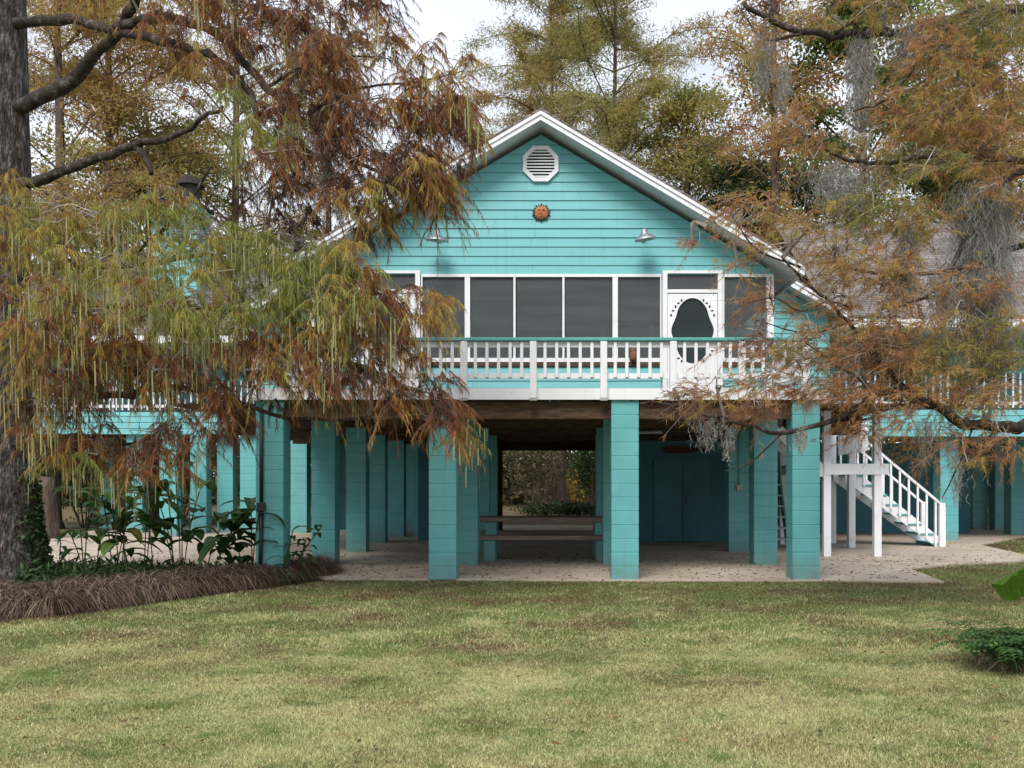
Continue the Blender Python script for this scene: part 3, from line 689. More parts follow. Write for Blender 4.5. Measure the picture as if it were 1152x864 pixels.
def face_h(u, v):
    g = lambda a, b, sa, sb: math.exp(-((u-a)/sa)**2-((v-b)/sb)**2)
    r = u*u+v*v
    return .045*math.sqrt(max(0, 1-r)) + .028*g(0, -.05, .11, .26)+.012*g(0, -.2, .2, .1)-.02*g(-.32, .22, .15, .09)-.02*g(.32, .22, .15, .09)+.012*g(-.32, .4, .22, .06)+.012*g(.32, .4, .22, .06)+.018*g(0, -.5, .24, .06)-.012*g(0, -.57, .22, .03)+.015*g(0, -.64, .2, .05)
for i in range(NR+1):
    for k in range(NA):
        a = 2*math.pi*k/NA; u, v = i/NR*math.cos(a), i/NR*math.sin(a); vs.append((sxx+u*.125, YF-.04-face_h(u, v), szz+v*.125))
fs = [(i*NA+k, (i+1)*NA+k, (i+1)*NA+(k+1) % NA, i*NA+(k+1) % NA) for i in range(NR) for k in range(NA)]
m.add(vs, fs); m.build('face', M['terracotta'], sf, True)
m = MB()
for k in range(20):
    a = 2*math.pi*k/20; r0, r1 = .118, .172 if k % 2 else .155; da = .13
    m.add([(sxx+r0*math.cos(a-da), YF-.035, szz+r0*math.sin(a-da)), (sxx+r1*math.cos(a-.05), YF-.035, szz+r1*math.sin(a-.05)), (sxx+r1*math.cos(a+.05), YF-.035, szz+r1*math.sin(a+.05)), (sxx+r0*math.cos(a+da), YF-.035, szz+r0*math.sin(a+da)), (sxx+(r0+r1)/2*math.cos(a), YF-.075, szz+(r0+r1)/2*math.sin(a))], [(0,1,4),(1,2,4),(2,3,4),(3,0,4)])
m.build('rays', M['bronze'], sf)
m = MB()
for s in (-1, 1): m.tube([(sxx+s*.04-.017, YF-.075, szz+.028), (sxx+s*.04+.017, YF-.075, szz+.028)], .009, 8)
m.tube([(sxx-.022, YF-.08, szz-.068), (sxx+.022, YF-.08, szz-.068)], .006, 8); m.build('features', M['bronze'], sf)

w_ = MB(); a = (fx(478), YF-.12, fz(405))
for k in range(4):
    w_.tube([(a[0]+(.06+.022*k)*math.cos(t*math.pi/12), a[1]+.01*math.sin(t*3+k), a[2]+(.06+.022*k)*math.sin(t*math.pi/12)) for t in range(25)], .016, 6, False, .12)
tag(w_.build('wreath', M['wicker'], None, False, a), 'round brown wicker wreath by the left screen door behind the railing', 'wreath')
w_ = MB(); a = (fx(712), YF-.09, SILL-.04+.0)
w_.lathe([(0, .0), (.05, .0), (.075, .07), (.07, .15), (.04, .20), (.05, .24), (.035, .235), (0, .2)], a, 18)
tag(w_.build('clay_vase', M['wicker'], None, True, a), 'small brown clay vase on the sill outside the porch screens', 'vase')
fsh = MB(); c = P(767, 506, 23.5); pts = []
for k in range(32):
    t = 2*math.pi*k/32; x = math.cos(t); pts.append((c[0]+.44*x, c[2]+.085*math.sin(t)*(1-.35*x)))
pts = pts[::-1]; fsh.poly_prism(pts, 23.53, 23.57)
fsh.poly_prism([(c[0]+.40, c[2]), (c[0]+.56, c[2]-.07), (c[0]+.54, c[2]), (c[0]+.56, c[2]+.07)], 23.535, 23.565)
tag(fsh.build('fish_plaque', M['red_wood'], None, False, (c[0], 23.55, c[2])), 'long dull red fish shaped board high on the dark storage wall', 'wall plaque')
def ebox(x, y, z, s, label, black, z1):
    o = empty('electrical_box', (x, y, z), label, 'electrical box')
    m = MB(); m.bbox(x-s, x+s, y-.07, y, z-s*1.05, z+s*1.05, .008); m.build('box', M['black' if black else 'grey_box'], o)
    m = MB(); m.tube([(x, y-.03, z+s), (x, y-.03, z1)], .014 if not black else .028, 8)
    if black: m.tube([(x, y-.03, z-s), (x-.02, y-.03, .03)], .03, 8)
    m.build('conduit', M['black' if black else 'teal_trim'], o, True)
ebox(3.80, 20.345, 1.33, .055, 'small pale grey box with thin conduit on a turquoise column', False, 2.6)
ebox(-4.26, 14.81, 1.1, .06, 'black box with thick black pipe on the front column behind the leafy bed', True, 2.5)

# picnic table
pt = empty('picnic_table', (-.15, 18.8, .03), 'long brown plank picnic table with benches on turquoise block legs', 'picnic table')
for k in range(4):
    m = MB(); m.bbox(-1.36, 1.03, 18.38+k*.215, 18.58+k*.215, .722, .80, .006); m.build('top_plank', M['table_wood'], pt)
for y in (17.92, 19.5):
    m = MB(); m.bbox(-1.36, 1.03, y, y+.28, .415, .495, .006); m.build('bench', M['table_wood'], pt)
for x in (-1.2, .80):
    m = MB(); m.bbox(x, x+.2, 18.45, 19.15, .03, .718, .01); m.build('leg', M['block'], pt)
    for y in (17.96, 19.54): m = MB(); m.bbox(x, x+.2, y, y+.2, .03, .412, .01); m.build('bench_leg', M['block'], pt)

# ------------------------------------------------------------------ trees: foreground cypresses
def smooth_path(pts, sub=4):
    pts = [np.array(p, float) for p in pts]; o = []
    for i in range(len(pts)-1):
        p0, p1, p2, p3 = pts[max(i-1, 0)], pts[i], pts[i+1], pts[min(i+2, len(pts)-1)]
        for k in range(sub):
            t = k/sub; o.append(.5*((2*p1)+(-p0+p2)*t+(2*p0-5*p1+4*p2-p3)*t*t+(-p0+3*p1-3*p2+p3)*t**3))
    o.append(pts[-1]); return o
def cypress(root, limbs, clumps, mats, down, leaf_len, twig_per, leaves_per, catkins, out_dir, dspread, tscale=1.0, tipg=.25):
    allp = []
    for pts, r0, r1 in limbs:
        sp = smooth_path([P(*q) for q in pts], 5); n = len(sp)
        sp = [p + rng.normal(size=3)*min(.02, r0*.25) if 0 < i < n-1 else p for i, p in enumerate(sp)]
        m = MB(); m.tube(sp, [r0+(r1-r0)*i/(n-1) for i in range(n)], 8, True, .08); m.build('branch', M['branch'], root, True)
        allp += sp[2:]
    allp = np.array(allp)
    LV, LT, TV, TT, KV, KT = [], [], [], [], [], []
    for (cx, cy, rx, ry, d, tone, num) in clumps:
        c = P(cx, cy-ry*.4, d); hub = allp[np.argmin(np.linalg.norm((allp-c)*np.array([1, .6, 1.2]), axis=1))]
        # bough from limb to clump
        midp = (hub+c)/2 + np.array([0, 0, .12]) + rng.normal(size=3)*.06
        sp = np.array(smooth_path([hub, midp, c], 4)); k = len(sp)
        TV.append(thin_tubes(sp[:-1], sp[1:], np.linspace(.024, .012, k-1), np.linspace(.022, .010, k-1))); TT.append(np.full(3*(k-1), .45))
        s = d/F; ctone = tone*tscale + rng.normal()*.13
        ang = rng.uniform(0, 2*math.pi, num); rad = np.sqrt(rng.uniform(0, 1, num))
        O = np.stack([c[0]+rx*s*rad*np.cos(ang), d+rng.uniform(-dspread, dspread, num), P(0, cy, d)[2]+ry*s*rad*np.sin(ang)+.05], 1)
        hubp = sp[rng.integers(k//2, k, num)]
        mid2 = hubp*.45+O*.55+np.array([0, 0, .10])+rng.normal(size=(num, 3))*.06
        tl = rng.uniform(.25, 1., num)
        A = hubp; jit = rng.normal(size=(num, 3))*.10
        for q in range(1, 7):
            u = q/6; B = hubp*(1-u)**2+mid2*2*u*(1-u)+O*u*u+jit*math.sin(3.1*u)*math.sin(5*u+c[0])+rng.normal(size=(num, 3))*.014*(u < 1)
            TV.append(thin_tubes(A, B, np.full(num, .0075-.0006*q), np.full(num, .0075-.0006*(q+1)))); TT.append(np.tile(tl, 3)); A = B
        for j in range(num):
            o = O[j]; n = twig_per; big = rng.uniform(.75, 1.35)
            dr = unit((out_dir + rng.normal(size=(n, 3))*np.array([.8, .8, .5]))); TL = rng.uniform(.15, .42, n)*big
            tt0 = ctone + rng.normal()*.13
            start = o + rng.normal(size=(n, 3))*.035
            # leaflets along every twig, twig bends down with t^2, tips of the twigs stay greener
            t = rng.uniform(.05, 1, (n, leaves_per)); sag = down*TL*.75
            base = start[:, None, :] + dr[:, None, :]*(TL[:, None]*t)[..., None] - np.array([0, 0, 1.])*(sag[:, None]*t**2)[..., None]
            tang = dr[:, None, :]*TL[:, None, None] - np.array([0, 0, 1.])*(2*sag[:, None]*t)[..., None]; tang = unit(tang)
            lat = unit(np.cross(tang, rng.normal(size=tang.shape)))
            D = tang*.55 + lat*.55 + np.array([0, 0, -down*.95])
            nn = n*leaves_per; Ln = rng.uniform(.55, 1.35, nn)*leaf_len
            LV.append(strips(base.reshape(-1, 3), D.reshape(-1, 3), Ln, rng.uniform(.0036, .0078, nn))); LT.append(tt0 + (.5-t.ravel())*tipg + rng.normal(size=nn)*.06 + np.repeat(rng.normal(size=n)*.07, leaves_per))
            e = start+dr*TL[:, None]*.5-np.array([0, 0, 1.])*(sag*.25)[:, None]; e2 = start+dr*TL[:, None]-np.array([0, 0, 1.])*sag[:, None]
            ro = np.full(n, .0025)
            TV.append(thin_tubes(start, e, ro*1.3, ro)); TV.append(thin_tubes(e, e2, ro, ro*.6)); TT.append(np.tile(rng.uniform(.1, .6, n), 6))
            if catkins and rng.random() < catkins*(1.0-tone*1.25):
                kx = rng.integers(7, 20); b = e2[rng.integers(0, n, kx)]+rng.normal(size=(kx, 3))*.05; Lk = rng.uniform(.1, .40, kx)*rng.uniform(.6, 1.25)
                for q in range(2):
                    KV.append(strips(b, np.tile([0.02*q, .02, -1.], (kx, 1))+rng.normal(size=(kx, 3))*.02, Lk, rng.uniform(.008, .017, kx), .45)); KT.append(rng.uniform(0, 1, kx))
    quad_mesh('crown', np.concatenate(LV), np.concatenate(LT), mats[0], root)
    quad_mesh('twigs', np.concatenate(TV), np.concatenate(TT), M['twig'], root)
    if KV: quad_mesh('catkins', np.concatenate(KV), np.concatenate(KT), M['catkin'], root)
    print('cypress leaves', sum(len(v) for v in LV))

tl = empty('cypress_tree', (-8.05, 14.7, 0), 'thick trunked cypress with drooping green gold and rust boughs beside the planted bed', 'tree')
m = MB(); zz = [-.05, .25, .7, 1.3, 2.0, 3.0, 4.5, 6, 8, 11]; rr = [.72, .60, .52, .47, .44, .42, .40, .385, .36, .30]
rs_ = smooth_path([(-8.05+.02*math.sin(z*1.3), 14.7, z) for z in zz], 4); rfull = np.interp(np.linspace(0, len(zz)-1, len(rs_)), range(len(zz)), rr)
m.tube(rs_, rfull, 28, True, .03, .10); m.build('trunk', M['bark_l'], tl, True)
LIMB_L = [
 ([(12, 125, 14.6), (70, 97, 14.2), (115, 55, 13.8), (150, 5, 13.4), (178, -70, 13)], .118, .055),
 ([(12, 212, 14.6), (85, 188, 14), (150, 165, 13.5), (205, 150, 13.1), (250, 120, 12.8)], .082, .02),
 ([(150, 165, 13.5), (163, 176, 13.4), (170, 196, 13.3)], .05, .03),
 ([(10, 26, 14.6), (80, 24, 14.2), (130, 35, 13.6), (190, 47, 13), (245, 68, 12.6), (275, 97, 12.4), (292, 128, 12.2)], .075, .035),
 ([(128, 34, 13.6), (190, 20, 13.1), (250, 44, 12.7), (300, 98, 12.3), (345, 137, 12), (420, 192, 11.7), (490, 228, 11.5)], .075, .012),
 ([(300, 98, 12.3), (360, 66, 12), (420, 64, 11.8)], .02, .008), ([(345, 130, 12), (400, 100, 11.8), (470, 92, 11.6), (520, 80, 11.5)], .022, .006),
 ([(135, 298, 12.9), (172, 268, 12.8), (205, 236, 12.7), (238, 188, 12.6)], .032, .012),
 ([(12, 430, 14.5), (75, 440, 13.8), (135, 444, 13), (210, 438, 12.6), (330, 470, 12.1), (430, 470, 11.7)], .07, .012),
 ([(12, 300, 14.5), (60, 300, 13.6), (135, 300, 12.8), (250, 285, 12.2), (350, 280, 11.8)], .06, .012),
 ([(12, 360, 14.5), (60, 350, 13.4), (170, 345, 12.4), (300, 350, 11.8), (440, 330, 11.3)], .06, .012),
 ([(22, 345, 13.2), (50, 400, 12.8), (75, 430, 12.6), (120, 450, 12.4)], .028, .012),
 ([(12, 500, 14.5), (60, 490, 13.8), (110, 500, 13.3), (190, 495, 12.9)], .035, .01),
 ([(12, -60, 14.6), (150, -80, 13.5), (300, -60, 12.5), (420, -20, 12)], .08, .02),
]
CL = [ # px, py, rx, ry, depth, tone, sprays
 (110, 250, 100, 26, 12.8, 0.18, 22), (45, 300, 55, 40, 12.6, 0.30, 19), (130, 315, 80, 28, 12.0, 0.33, 20), (240, 278, 60, 26, 11.8, 0.22, 17), (330, 290, 60, 30, 11.6, 0.20, 22),
 (60, 365, 70, 35, 12.2, 0.42, 26), (160, 375, 90, 35, 12.3, 0.48, 29), (260, 345, 80, 35, 11.5, 0.36, 26), (340, 345, 60, 35, 11.3, 0.36, 20), (395, 330, 40, 45, 11.2, 0.30, 15),
 (60, 410, 60, 30, 12.8, 0.51, 16), (150, 420, 80, 25, 12.4, 0.66, 16), (260, 400, 90, 28, 11.8, 0.64, 19), (372, 400, 60, 35, 11.5, 0.62, 11), (432, 355, 34, 35, 11.2, 0.66, 12), (480, 350, 22, 25, 11.1, 0.72, 7),
 (350, 425, 80, 22, 11.8, 0.78, 10), (412, 435, 47, 28, 11.6, 0.72, 7), (480, 450, 45, 22, 11.4, 0.68, 12), (505, 483, 25, 18, 11.3, 0.61, 6),
 (85, 480, 60, 30, 13.0, 0.46, 16), (110, 520, 45, 22, 12.8, 0.48, 9), (180, 500, 45, 35, 12.6, 0.61, 13), (230, 470, 40, 28, 12.5, 0.72, 7), (290, 460, 50, 22, 12.2, 0.84, 5),
 (65, 450, 30, 40, 13.2, 0.46, 7), (280, 150, 40, 26, 12.2, 0.26, 14), (320, 170, 30, 28, 12.0, 0.34, 12),
 (230, 40, 60, 30, 12.8, 0.68, 14), (320, 35, 70, 35, 12.2, 0.76, 26), (390, 70, 60, 35, 11.8, 0.78, 24), (340, 110, 60, 30, 12.0, 0.80, 20), (410, 135, 60, 30, 11.7, 0.82, 22),
 (370, 190, 70, 28, 11.7, 0.80, 20), (440, 200, 60, 30, 11.5, 0.84, 20), (480, 215, 28, 16, 11.3, 0.88, 13), (415, 238, 45, 14, 11.4, 0.88, 10), (310, 220, 60, 24, 12.0, 0.72, 12),
 (505, 105, 30, 28, 11.5, 0.62, 14), (515, 150, 30, 30, 11.5, 0.76, 14), (470, 145, 40, 28, 11.6, 0.86, 12), (400, 5, 45, 14, 11.9, 0.92, 12), (150, 5, 80, 18, 13.0, 0.55, 12),
 (240, 95, 50, 20, 12.6, 0.58, 8), (60, 235, 50, 20, 13.2, 0.30, 10), (170, 225, 40, 16, 12.8, 0.45, 6), (300, 10, 80, 14, 12.3, 0.60, 12), (488, 190, 16, 18, 11.3, 0.82, 7),
 (447, 400, 30, 25, 11.3, 0.70, 5), (330, 395, 60, 20, 11.6, 0.55, 10), (100, 400, 80, 25, 12.2, 0.52, 15), (210, 440, 60, 24, 12.3, 0.68, 9), (190, 232, 34, 14, 12.7, .40, 7), (215, 262, 30, 14, 12.4, .32, 6),
]
cypress(tl, LIMB_L, CL, [M['cyp_l']], 1.0, .088, 9, 46, .85, np.array([.45, -.35, .05]), .75, .95, .32)

tr = empty('cypress_tree', (7.4, 11.2, 0), 'rust leaved cypress hung with grey moss reaching in before the stairs', 'tree')
m = MB(); zz = [-.05, .3, .8, 1.6, 3, 5, 8, 11]; rr = [.62, .5, .43, .38, .34, .31, .27, .2]
rs_ = smooth_path([(7.4, 11.2, z) for z in zz], 4); rfull = np.interp(np.linspace(0, len(zz)-1, len(rs_)), range(len(zz)), rr)
m.tube(rs_, rfull, 24, True, .03, .1); m.build('trunk', M['bark_l'], tr, True)
LIMB_R = [
 ([(1360, 380, 11.2), (1250, 455, 11), (1160, 478, 10.8), (1095, 478, 10.7), (1045, 455, 10.6), (1005, 441, 10.6), (955, 462, 10.5), (880, 487, 10.3), (810, 470, 10.2), (740, 453, 10.1)], .085, .005),
 ([(1060, 460, 10.6), (1020, 437, 10.6), (985, 402, 10.6), (945, 352, 10.5), (907, 318, 10.5), (880, 290, 10.4)], .034, .010),
 ([(1360, 230, 11.2), (1250, 195, 11), (1152, 182, 10.9), (1060, 174, 10.8), (990, 184, 10.7), (945, 176, 10.7), (906, 152, 10.6)], .05, .012),
 ([(1365, -10, 11.2), (1250, -10, 11.3), (1150, 8, 11.4), (1020, 33, 11.5), (960, 39, 11.5), (900, 36, 11.5), (835, 2, 11.5)], .08, .025),
 ([(940, 38, 11.5), (975, 12, 11.5), (1000, -20, 11.5)], .02, .012), ([(905, 36, 11.5), (860, 45, 11.4), (840, 20, 11.4)], .02, .01),
 ([(1360, 120, 11.2), (1220, 150, 11), (1150, 190, 10.9), (1115, 220, 10.8), (1080, 280, 10.8), (1050, 330, 10.7), (1000, 350, 10.6)], .06, .012),
 ([(1360, 330, 11.2), (1220, 290, 11), (1150, 275, 10.9), (1090, 300, 10.7), (1010, 310, 10.6), (950, 300, 10.5)], .05, .01),
 ([(955, 345, 10.5), (930, 340, 10.5), (900, 350, 10.4), (870, 335, 10.4), (830, 345, 10.3)], .012, .005), ([(960, 360, 10.5), (910, 375, 10.4), (850, 360, 10.3)], .012, .005),
 ([(900, 300, 10.5), (850, 280, 10.3), (820, 240, 10.3), (795, 255, 10.3)], .012, .004), ([(990, 440, 10.6), (940, 410, 10.4), (900, 380, 10.4)], .016, .006),
 ([(1130, 15, 11.4), (1090, 10, 11.2), (1040, 60, 11), (1000, 110, 10.9), (960, 125, 10.8)], .03, .01),
 ([(1095, 478, 10.7), (1080, 520, 10.6), (1060, 560, 10.6)], .012, .005), ([(880, 487, 10.3), (845, 520, 10.3), (815, 530, 10.2)], .010, .004),
 ([(810, 470, 10.2), (770, 475, 10.1), (735, 465, 10)], .008, .004),
]
CR = [
 (1110, 40, 50, 40, 11.2, 0.26, 46), (1050, 85, 40, 36, 11.0, 0.32, 26), (1120, 110, 50, 40, 11.0, 0.24, 46), (1070, 140, 50, 26, 10.9, 0.32, 29), (1000, 120, 30, 16, 10.9, 0.41, 6),
 (1110, 180, 50, 26, 10.9, 0.34, 22), (1030, 200, 50, 24, 10.8, 0.36, 19), (975, 172, 30, 10, 10.7, 0.51, 5), (900, 165, 30, 16, 10.7, 0.62, 8), (860, 150, 30, 12, 10.6, 0.66, 5),
 (880, 25, 40, 16, 11.5, 0.55, 9), (850, 60, 20, 20, 11.4, 0.60, 4), (930, 10, 40, 12, 11.4, 0.50, 10), (1000, 20, 40, 18, 11.3, 0.41, 14),
 (970, 250, 50, 18, 10.7, 0.30, 19), (1040, 260, 50, 20, 10.7, 0.38, 14), (920, 255, 30, 18, 10.5, 0.45, 6), (1120, 240, 40, 20, 10.8, 0.41, 16),
 (850, 250, 30, 14, 10.4, 0.68, 5), (810, 265, 20, 16, 10.3, 0.66, 2), (880, 285, 25, 14, 10.4, 0.60, 4), (940, 300, 40, 18, 10.5, 0.42, 14), (1000, 315, 40, 18, 10.6, 0.36, 16), (1070, 330, 50, 16, 10.7, 0.46, 11),
 (830, 300, 30, 18, 10.3, 0.70, 2), (870, 345, 30, 14, 10.4, 0.65, 4), (930, 345, 35, 14, 10.5, 0.50, 7), (1000, 365, 40, 18, 10.6, 0.46, 16), (1090, 380, 50, 20, 10.7, 0.41, 21),
 (850, 385, 40, 16, 10.3, 0.68, 6), (910, 390, 40, 18, 10.4, 0.60, 9), (970, 405, 45, 18, 10.5, 0.60, 21), (1050, 410, 50, 18, 10.6, 0.44, 26), (1120, 420, 40, 20, 10.7, 0.38, 19),
 (890, 430, 40, 14, 10.4, 0.66, 8), (960, 445, 50, 14, 10.5, 0.60, 19), (1030, 445, 45, 14, 10.6, 0.54, 16), (1100, 455, 45, 16, 10.7, 0.46, 16), (810, 445, 40, 14, 10.2, 0.72, 5), (760, 455, 25, 10, 10.1, 0.72, 3), (860, 465, 40, 10, 10.3, 0.68, 6),
 (1060, 510, 40, 20, 10.6, 0.66, 6), (1120, 500, 30, 24, 10.7, 0.61, 8), (990, 480, 40, 12, 10.5, 0.62, 8), (780, 280, 12, 10, 10.3, 0.70, 1),
]
cypress(tr, LIMB_R, CR, [M['cyp_r']], .30, .066, 7, 30, 0, np.array([-.6, -.15, .0]), .6, .85, .15)

# spanish moss hanging from the right tree
def moss(px, py, d, wpx, lpx, n, label):
    c = P(px, py, d); s = d/F; wd, ln = wpx*s, lpx*s; segs = 7
    n = int(n*2.2); fz_ = rng.uniform(0, .75, n)**1.2
    b = c+np.stack([rng.normal(size=n)*wd*.36*(1-.55*fz_), rng.normal(size=n)*.10, -ln*fz_], 1); L = ln*rng.uniform(.14, .38, n); V = []; T = []
    p = b.copy(); wv = rng.uniform(.0025, .0055, n); tone = rng.uniform(.1, .9, n); swing = rng.uniform(0, 6.28, n)
    for k in range(segs):
        ph = swing+k*rng.uniform(.8, 1.6)
        q = p + np.array([0, 0, -1.])*(L/segs)[:, None] + np.stack([np.cos(ph), np.sin(ph), np.zeros(n)], 1)*(L/segs*.55)[:, None] + rng.normal(size=(n, 3))*np.array([.2, .2, .12])*(L/segs)[:, None]
        S = unit(np.cross(q-p, rng.normal(size=(n, 3))))*wv[:, None]*.5
        V.append(np.stack([p-S, p+S, q+S*.8, q-S*.8], 1)); T.append(tone)
        cl = q + rng.normal(size=(n, 3))*.022; S2 = unit(np.cross(cl-p, rng.normal(size=(n, 3))))*wv[:, None]*.45
        V.append(np.stack([p-S2, p+S2, cl+S2*.5, cl-S2*.5], 1)); T.append(tone)
        p = q
    o = quad_mesh('spanish_moss', np.concatenate(V), np.concatenate(T), M['moss'], None, False, tuple(c))
    tag(o, label, 'moss', 'spanish moss on the right cypress')
for a in [
 (1108, 205, 10.85, 50, 190, 800, 'broadest long grey moss curtain by the right frame edge'), (1120, 290, 10.8, 34, 150, 220, 'lower grey moss strand just under the broadest curtain'),
 (967, 40, 11.4, 22, 125, 200, 'dark grey moss tail hanging from the high thin limb'), (945, 185, 10.65, 60, 55, 260, 'short wide moss skirt under the middle limb above the shingle roof'),
 (1022, 25, 11.4, 40, 60, 160, 'pale moss tuft hanging near the top of the right boughs'), (858, 38, 11.4, 18, 75, 90, 'thin moss tail against open sky beside the oak'),
 (1020, 240, 10.6, 20, 110, 110, 'narrow moss tail before the grey shingle roof'), (1075, 490, 10.6, 16, 80, 45, 'sparse moss tail hanging before the stair balusters'),
 (795, 468, 10.15, 24, 42, 42, 'small silvery moss tuft at the tip of the lowest bough'), (818, 478, 10.2, 10, 44, 22, 'thin silvery moss wisp before the dark storage doors'),
 (880, 70, 11.4, 16, 60, 60, 'faint moss wisp beneath the high thin limb'), (1060, 300, 10.6, 26, 90, 110, 'ragged moss strand in the middle of the rust boughs'),
 (900, 480, 10.35, 16, 34, 40, 'tiny moss tuft before the top of the right front column'), (1040, 470, 10.6, 20, 60, 60, 'loose moss tuft hanging over the stair landing'),
]: moss(*a)
for a in [(366, 150, 11.9, 12, 90, 90), (385, 190, 11.7, 14, 70, 80)]:
    moss(*a, 'slim grey moss strand among the rust boughs left of the gable'); bpy.context.scene.collection.objects[-1]['group'] = 'spanish moss on the left cypress'

# ------------------------------------------------------------------ background trees
def bg_tree(name, label, px, d, H, cr, z0, mat, nl, tone, lean=0.0, lw=(.05, .22), tr_=.28, kind='cyp', bark='bark_b', nlimb=34, group=None):
    x = (px-CX)*d/F; o = empty(name, (x, d, 0), label, 'tree', group)
    pts = smooth_path([(x+lean*t+.12*math.sin(5*t+px), d+.1*math.sin(4*t), H*t-.05) for t in (0, .04, .12, .3, .5, .7, .88, 1)], 2); n = len(pts)
    fr = np.linspace(0, 1, n); rad = tr_*(1-.85*fr)*(1+.55*np.exp(-fr*22))
    m = MB(); m.tube(pts, rad, 10, True, .04, .05); m.build('trunk', M[bark], o, True)
    V, T, TV = [], [], []
    P_ = np.array(pts)
    mb = MB()
    for k in range(nlimb):
        f = rng.uniform(0, 1)**.85; z = z0+(H*.97-z0)*f; i = np.searchsorted(P_[:, 2], z); i = min(max(i, 1), n-1)
        b = P_[i-1]+(P_[i]-P_[i-1])*((z-P_[i-1, 2])/(P_[i, 2]-P_[i-1, 2]))
        a = rng.uniform(0, 2*math.pi)
        if kind == 'cyp': r = cr*(1-.55*f)*rng.uniform(.5, 1.1); up = rng.uniform(.12, .5)
        else: r = cr*math.sqrt(max(.1, 1-(2*f-.8)**2*.8))*rng.uniform(.6, 1.05); up = rng.uniform(.0, .6)
        dv = np.array([math.cos(a), math.sin(a), up]); e = b+dv*r; mid = b+dv*r*.5+np.array([0, 0, .12*r])+rng.normal(size=3)*.1*r*.5
        sp = smooth_path([b, mid, e], 3); mb.tube(sp, [max(.012, .05*tr_/.28*(1-.8*q/(len(sp)-1)))*(.6+.08*r) for q in range(len(sp))], 5, False)
        # secondary twigs with leaf sprays
        ns = int(7+2.2*r)
        tt = rng.uniform(.25, 1.0, ns); S = np.array([sp[min(int(t*(len(sp)-1)), len(sp)-1)] for t in tt])
        E = S+unit(rng.normal(size=(ns, 3))*np.array([1, 1, .55])+dv*.6)*rng.uniform(.4, 1.15, ns)[:, None]*(.35+.17*r)
        TV.append(thin_tubes(S, E, np.full(ns, .012), np.full(ns, .005)))
        per = max(4, int(nl/nlimb/ns)); q = rng.uniform(.1, 1.1, (ns, per))
        B = (S[:, None]+(E-S)[:, None]*q[..., None]+rng.normal(size=(ns, per, 3))*np.array([.26, .26, .13])*(1 if kind == 'cyp' else 1.3)).reshape(-1, 3)
        nn = len(B); D = rng.normal(size=(nn, 3))+(np.array([0, 0, -.35]) if kind == 'cyp' else 0)
        V.append(strips(B, D, rng.uniform(.6, 1.3, nn)*lw[1], rng.uniform(.7, 1.3, nn)*lw[0], .5, kind != 'cyp'))
        T.append(tone+np.repeat(rng.normal(size=ns)*.14, per)+rng.normal(size=nn)*.08+rng.normal()*.10)
    mb.build('limbs', M[bark], o, True)
    quad_mesh('crown', np.concatenate(V), np.concatenate(T), M[mat], o)
    quad_mesh('twigs', np.concatenate(TV), np.full(sum(len(v) for v in TV), .15), M['twig'], o)
BG = [
 ('cypress_tree', 'tall olive gold cypress with a slim trunk behind the roof peak, larger of the pair', 689, 42, 27, 8.0, 9.5, 'bgcyp', 90000, .36, 0, (.035, .15), .2, 'cyp', 'bark_b', 60),
 ('cypress_tree', 'tall sparse cypress behind the roof peak, closest to the open sky gap', 622, 46, 28, 7.4, 10, 'bgcyp', 80000, .42, 0, (.035, .15), .2, 'cyp', 'bark_b', 58),
 ('cypress_tree', 'thin trunked rusty cypress behind the right roof slope with mossy limbs', 874, 34, 21, 4.6, 6.5, 'bgcyp', 9000, .78),
 ('cypress_tree', 'pale gold cypress close behind the big foreground trunk', 62, 30, 21, 5, 5.5, 'bgcyp', 30000, .58, 0, (.035, .15), .26, 'cyp', 'bark_b', 44),
 ('cypress_tree', 'slender orange cypress behind the upper forked limb of the big tree', 118, 33, 22, 5.2, 5.5, 'bgcyp', 32000, .66, 0, (.035, .15), .24, 'cyp', 'bark_b', 44),
 ('cypress_tree', 'slender olive cypress beyond the turquoise chimney', 262, 37, 24, 6, 6, 'bgcyp', 36000, .5, 0, (.035, .16), .26, 'cyp', 'bark_b', 46),
 ('cypress_tree', 'faint sparse cypress behind the left roof slope', 372, 44, 22, 5.6, 8, 'bgcyp', 22000, .6, 0, (.04, .16), .26, 'cyp', 'bark_b', 40),
 ('cypress_tree', 'orange cypress above the far end of the right shingle roof', 1095, 38, 24, 5.6, 8, 'bgcyp', 20000, .6),
 ('cypress_tree', 'gold cypress standing beyond the right frame edge behind the wing', 1190, 42, 24, 6, 8, 'bgcyp', 14000, .5),
]
for b in BG: bg_tree(*b)
OK_ = [
 ('oak_tree', 'olive green bushy oak just right of the roof peak', 770, 40, 16.5, 5.8, 3.5, 'bgcyp', 46000, .3, 0, (.08, .14), .3, 'oak', 'bark_b', 52),
 ('oak_tree', 'dark evergreen oak low behind the right roof slope', 842, 38, 13.5, 4.8, 4, 'oak', 22000, .15, 0, (.10, .17), .3, 'oak'),
 ('oak_tree', 'bright green oak behind the grey moss tails on the right', 975, 36, 20.5, 4.8, 7, 'oak', 40000, .85, 0, (.11, .17), .3, 'oak'),
 ('oak_tree', 'shaded green oak behind the right shingle roof', 1060, 40, 15.5, 5, 6, 'oak', 18000, .45, 0, (.11, .17), .3, 'oak'),
 ('oak_tree', 'small olive oak beyond the lowest limb of the big tree', 170, 36, 14.5, 5, 5, 'bgcyp', 18000, .2, 0, (.10, .16), .3, 'oak'),
 ('oak_tree', 'olive oak behind the left roof slope under the rust boughs', 440, 46, 14, 5, 5, 'bgcyp', 14000, .35, 0, (.10, .16), .3, 'oak'),
]
for b in OK_: bg_tree(*b)
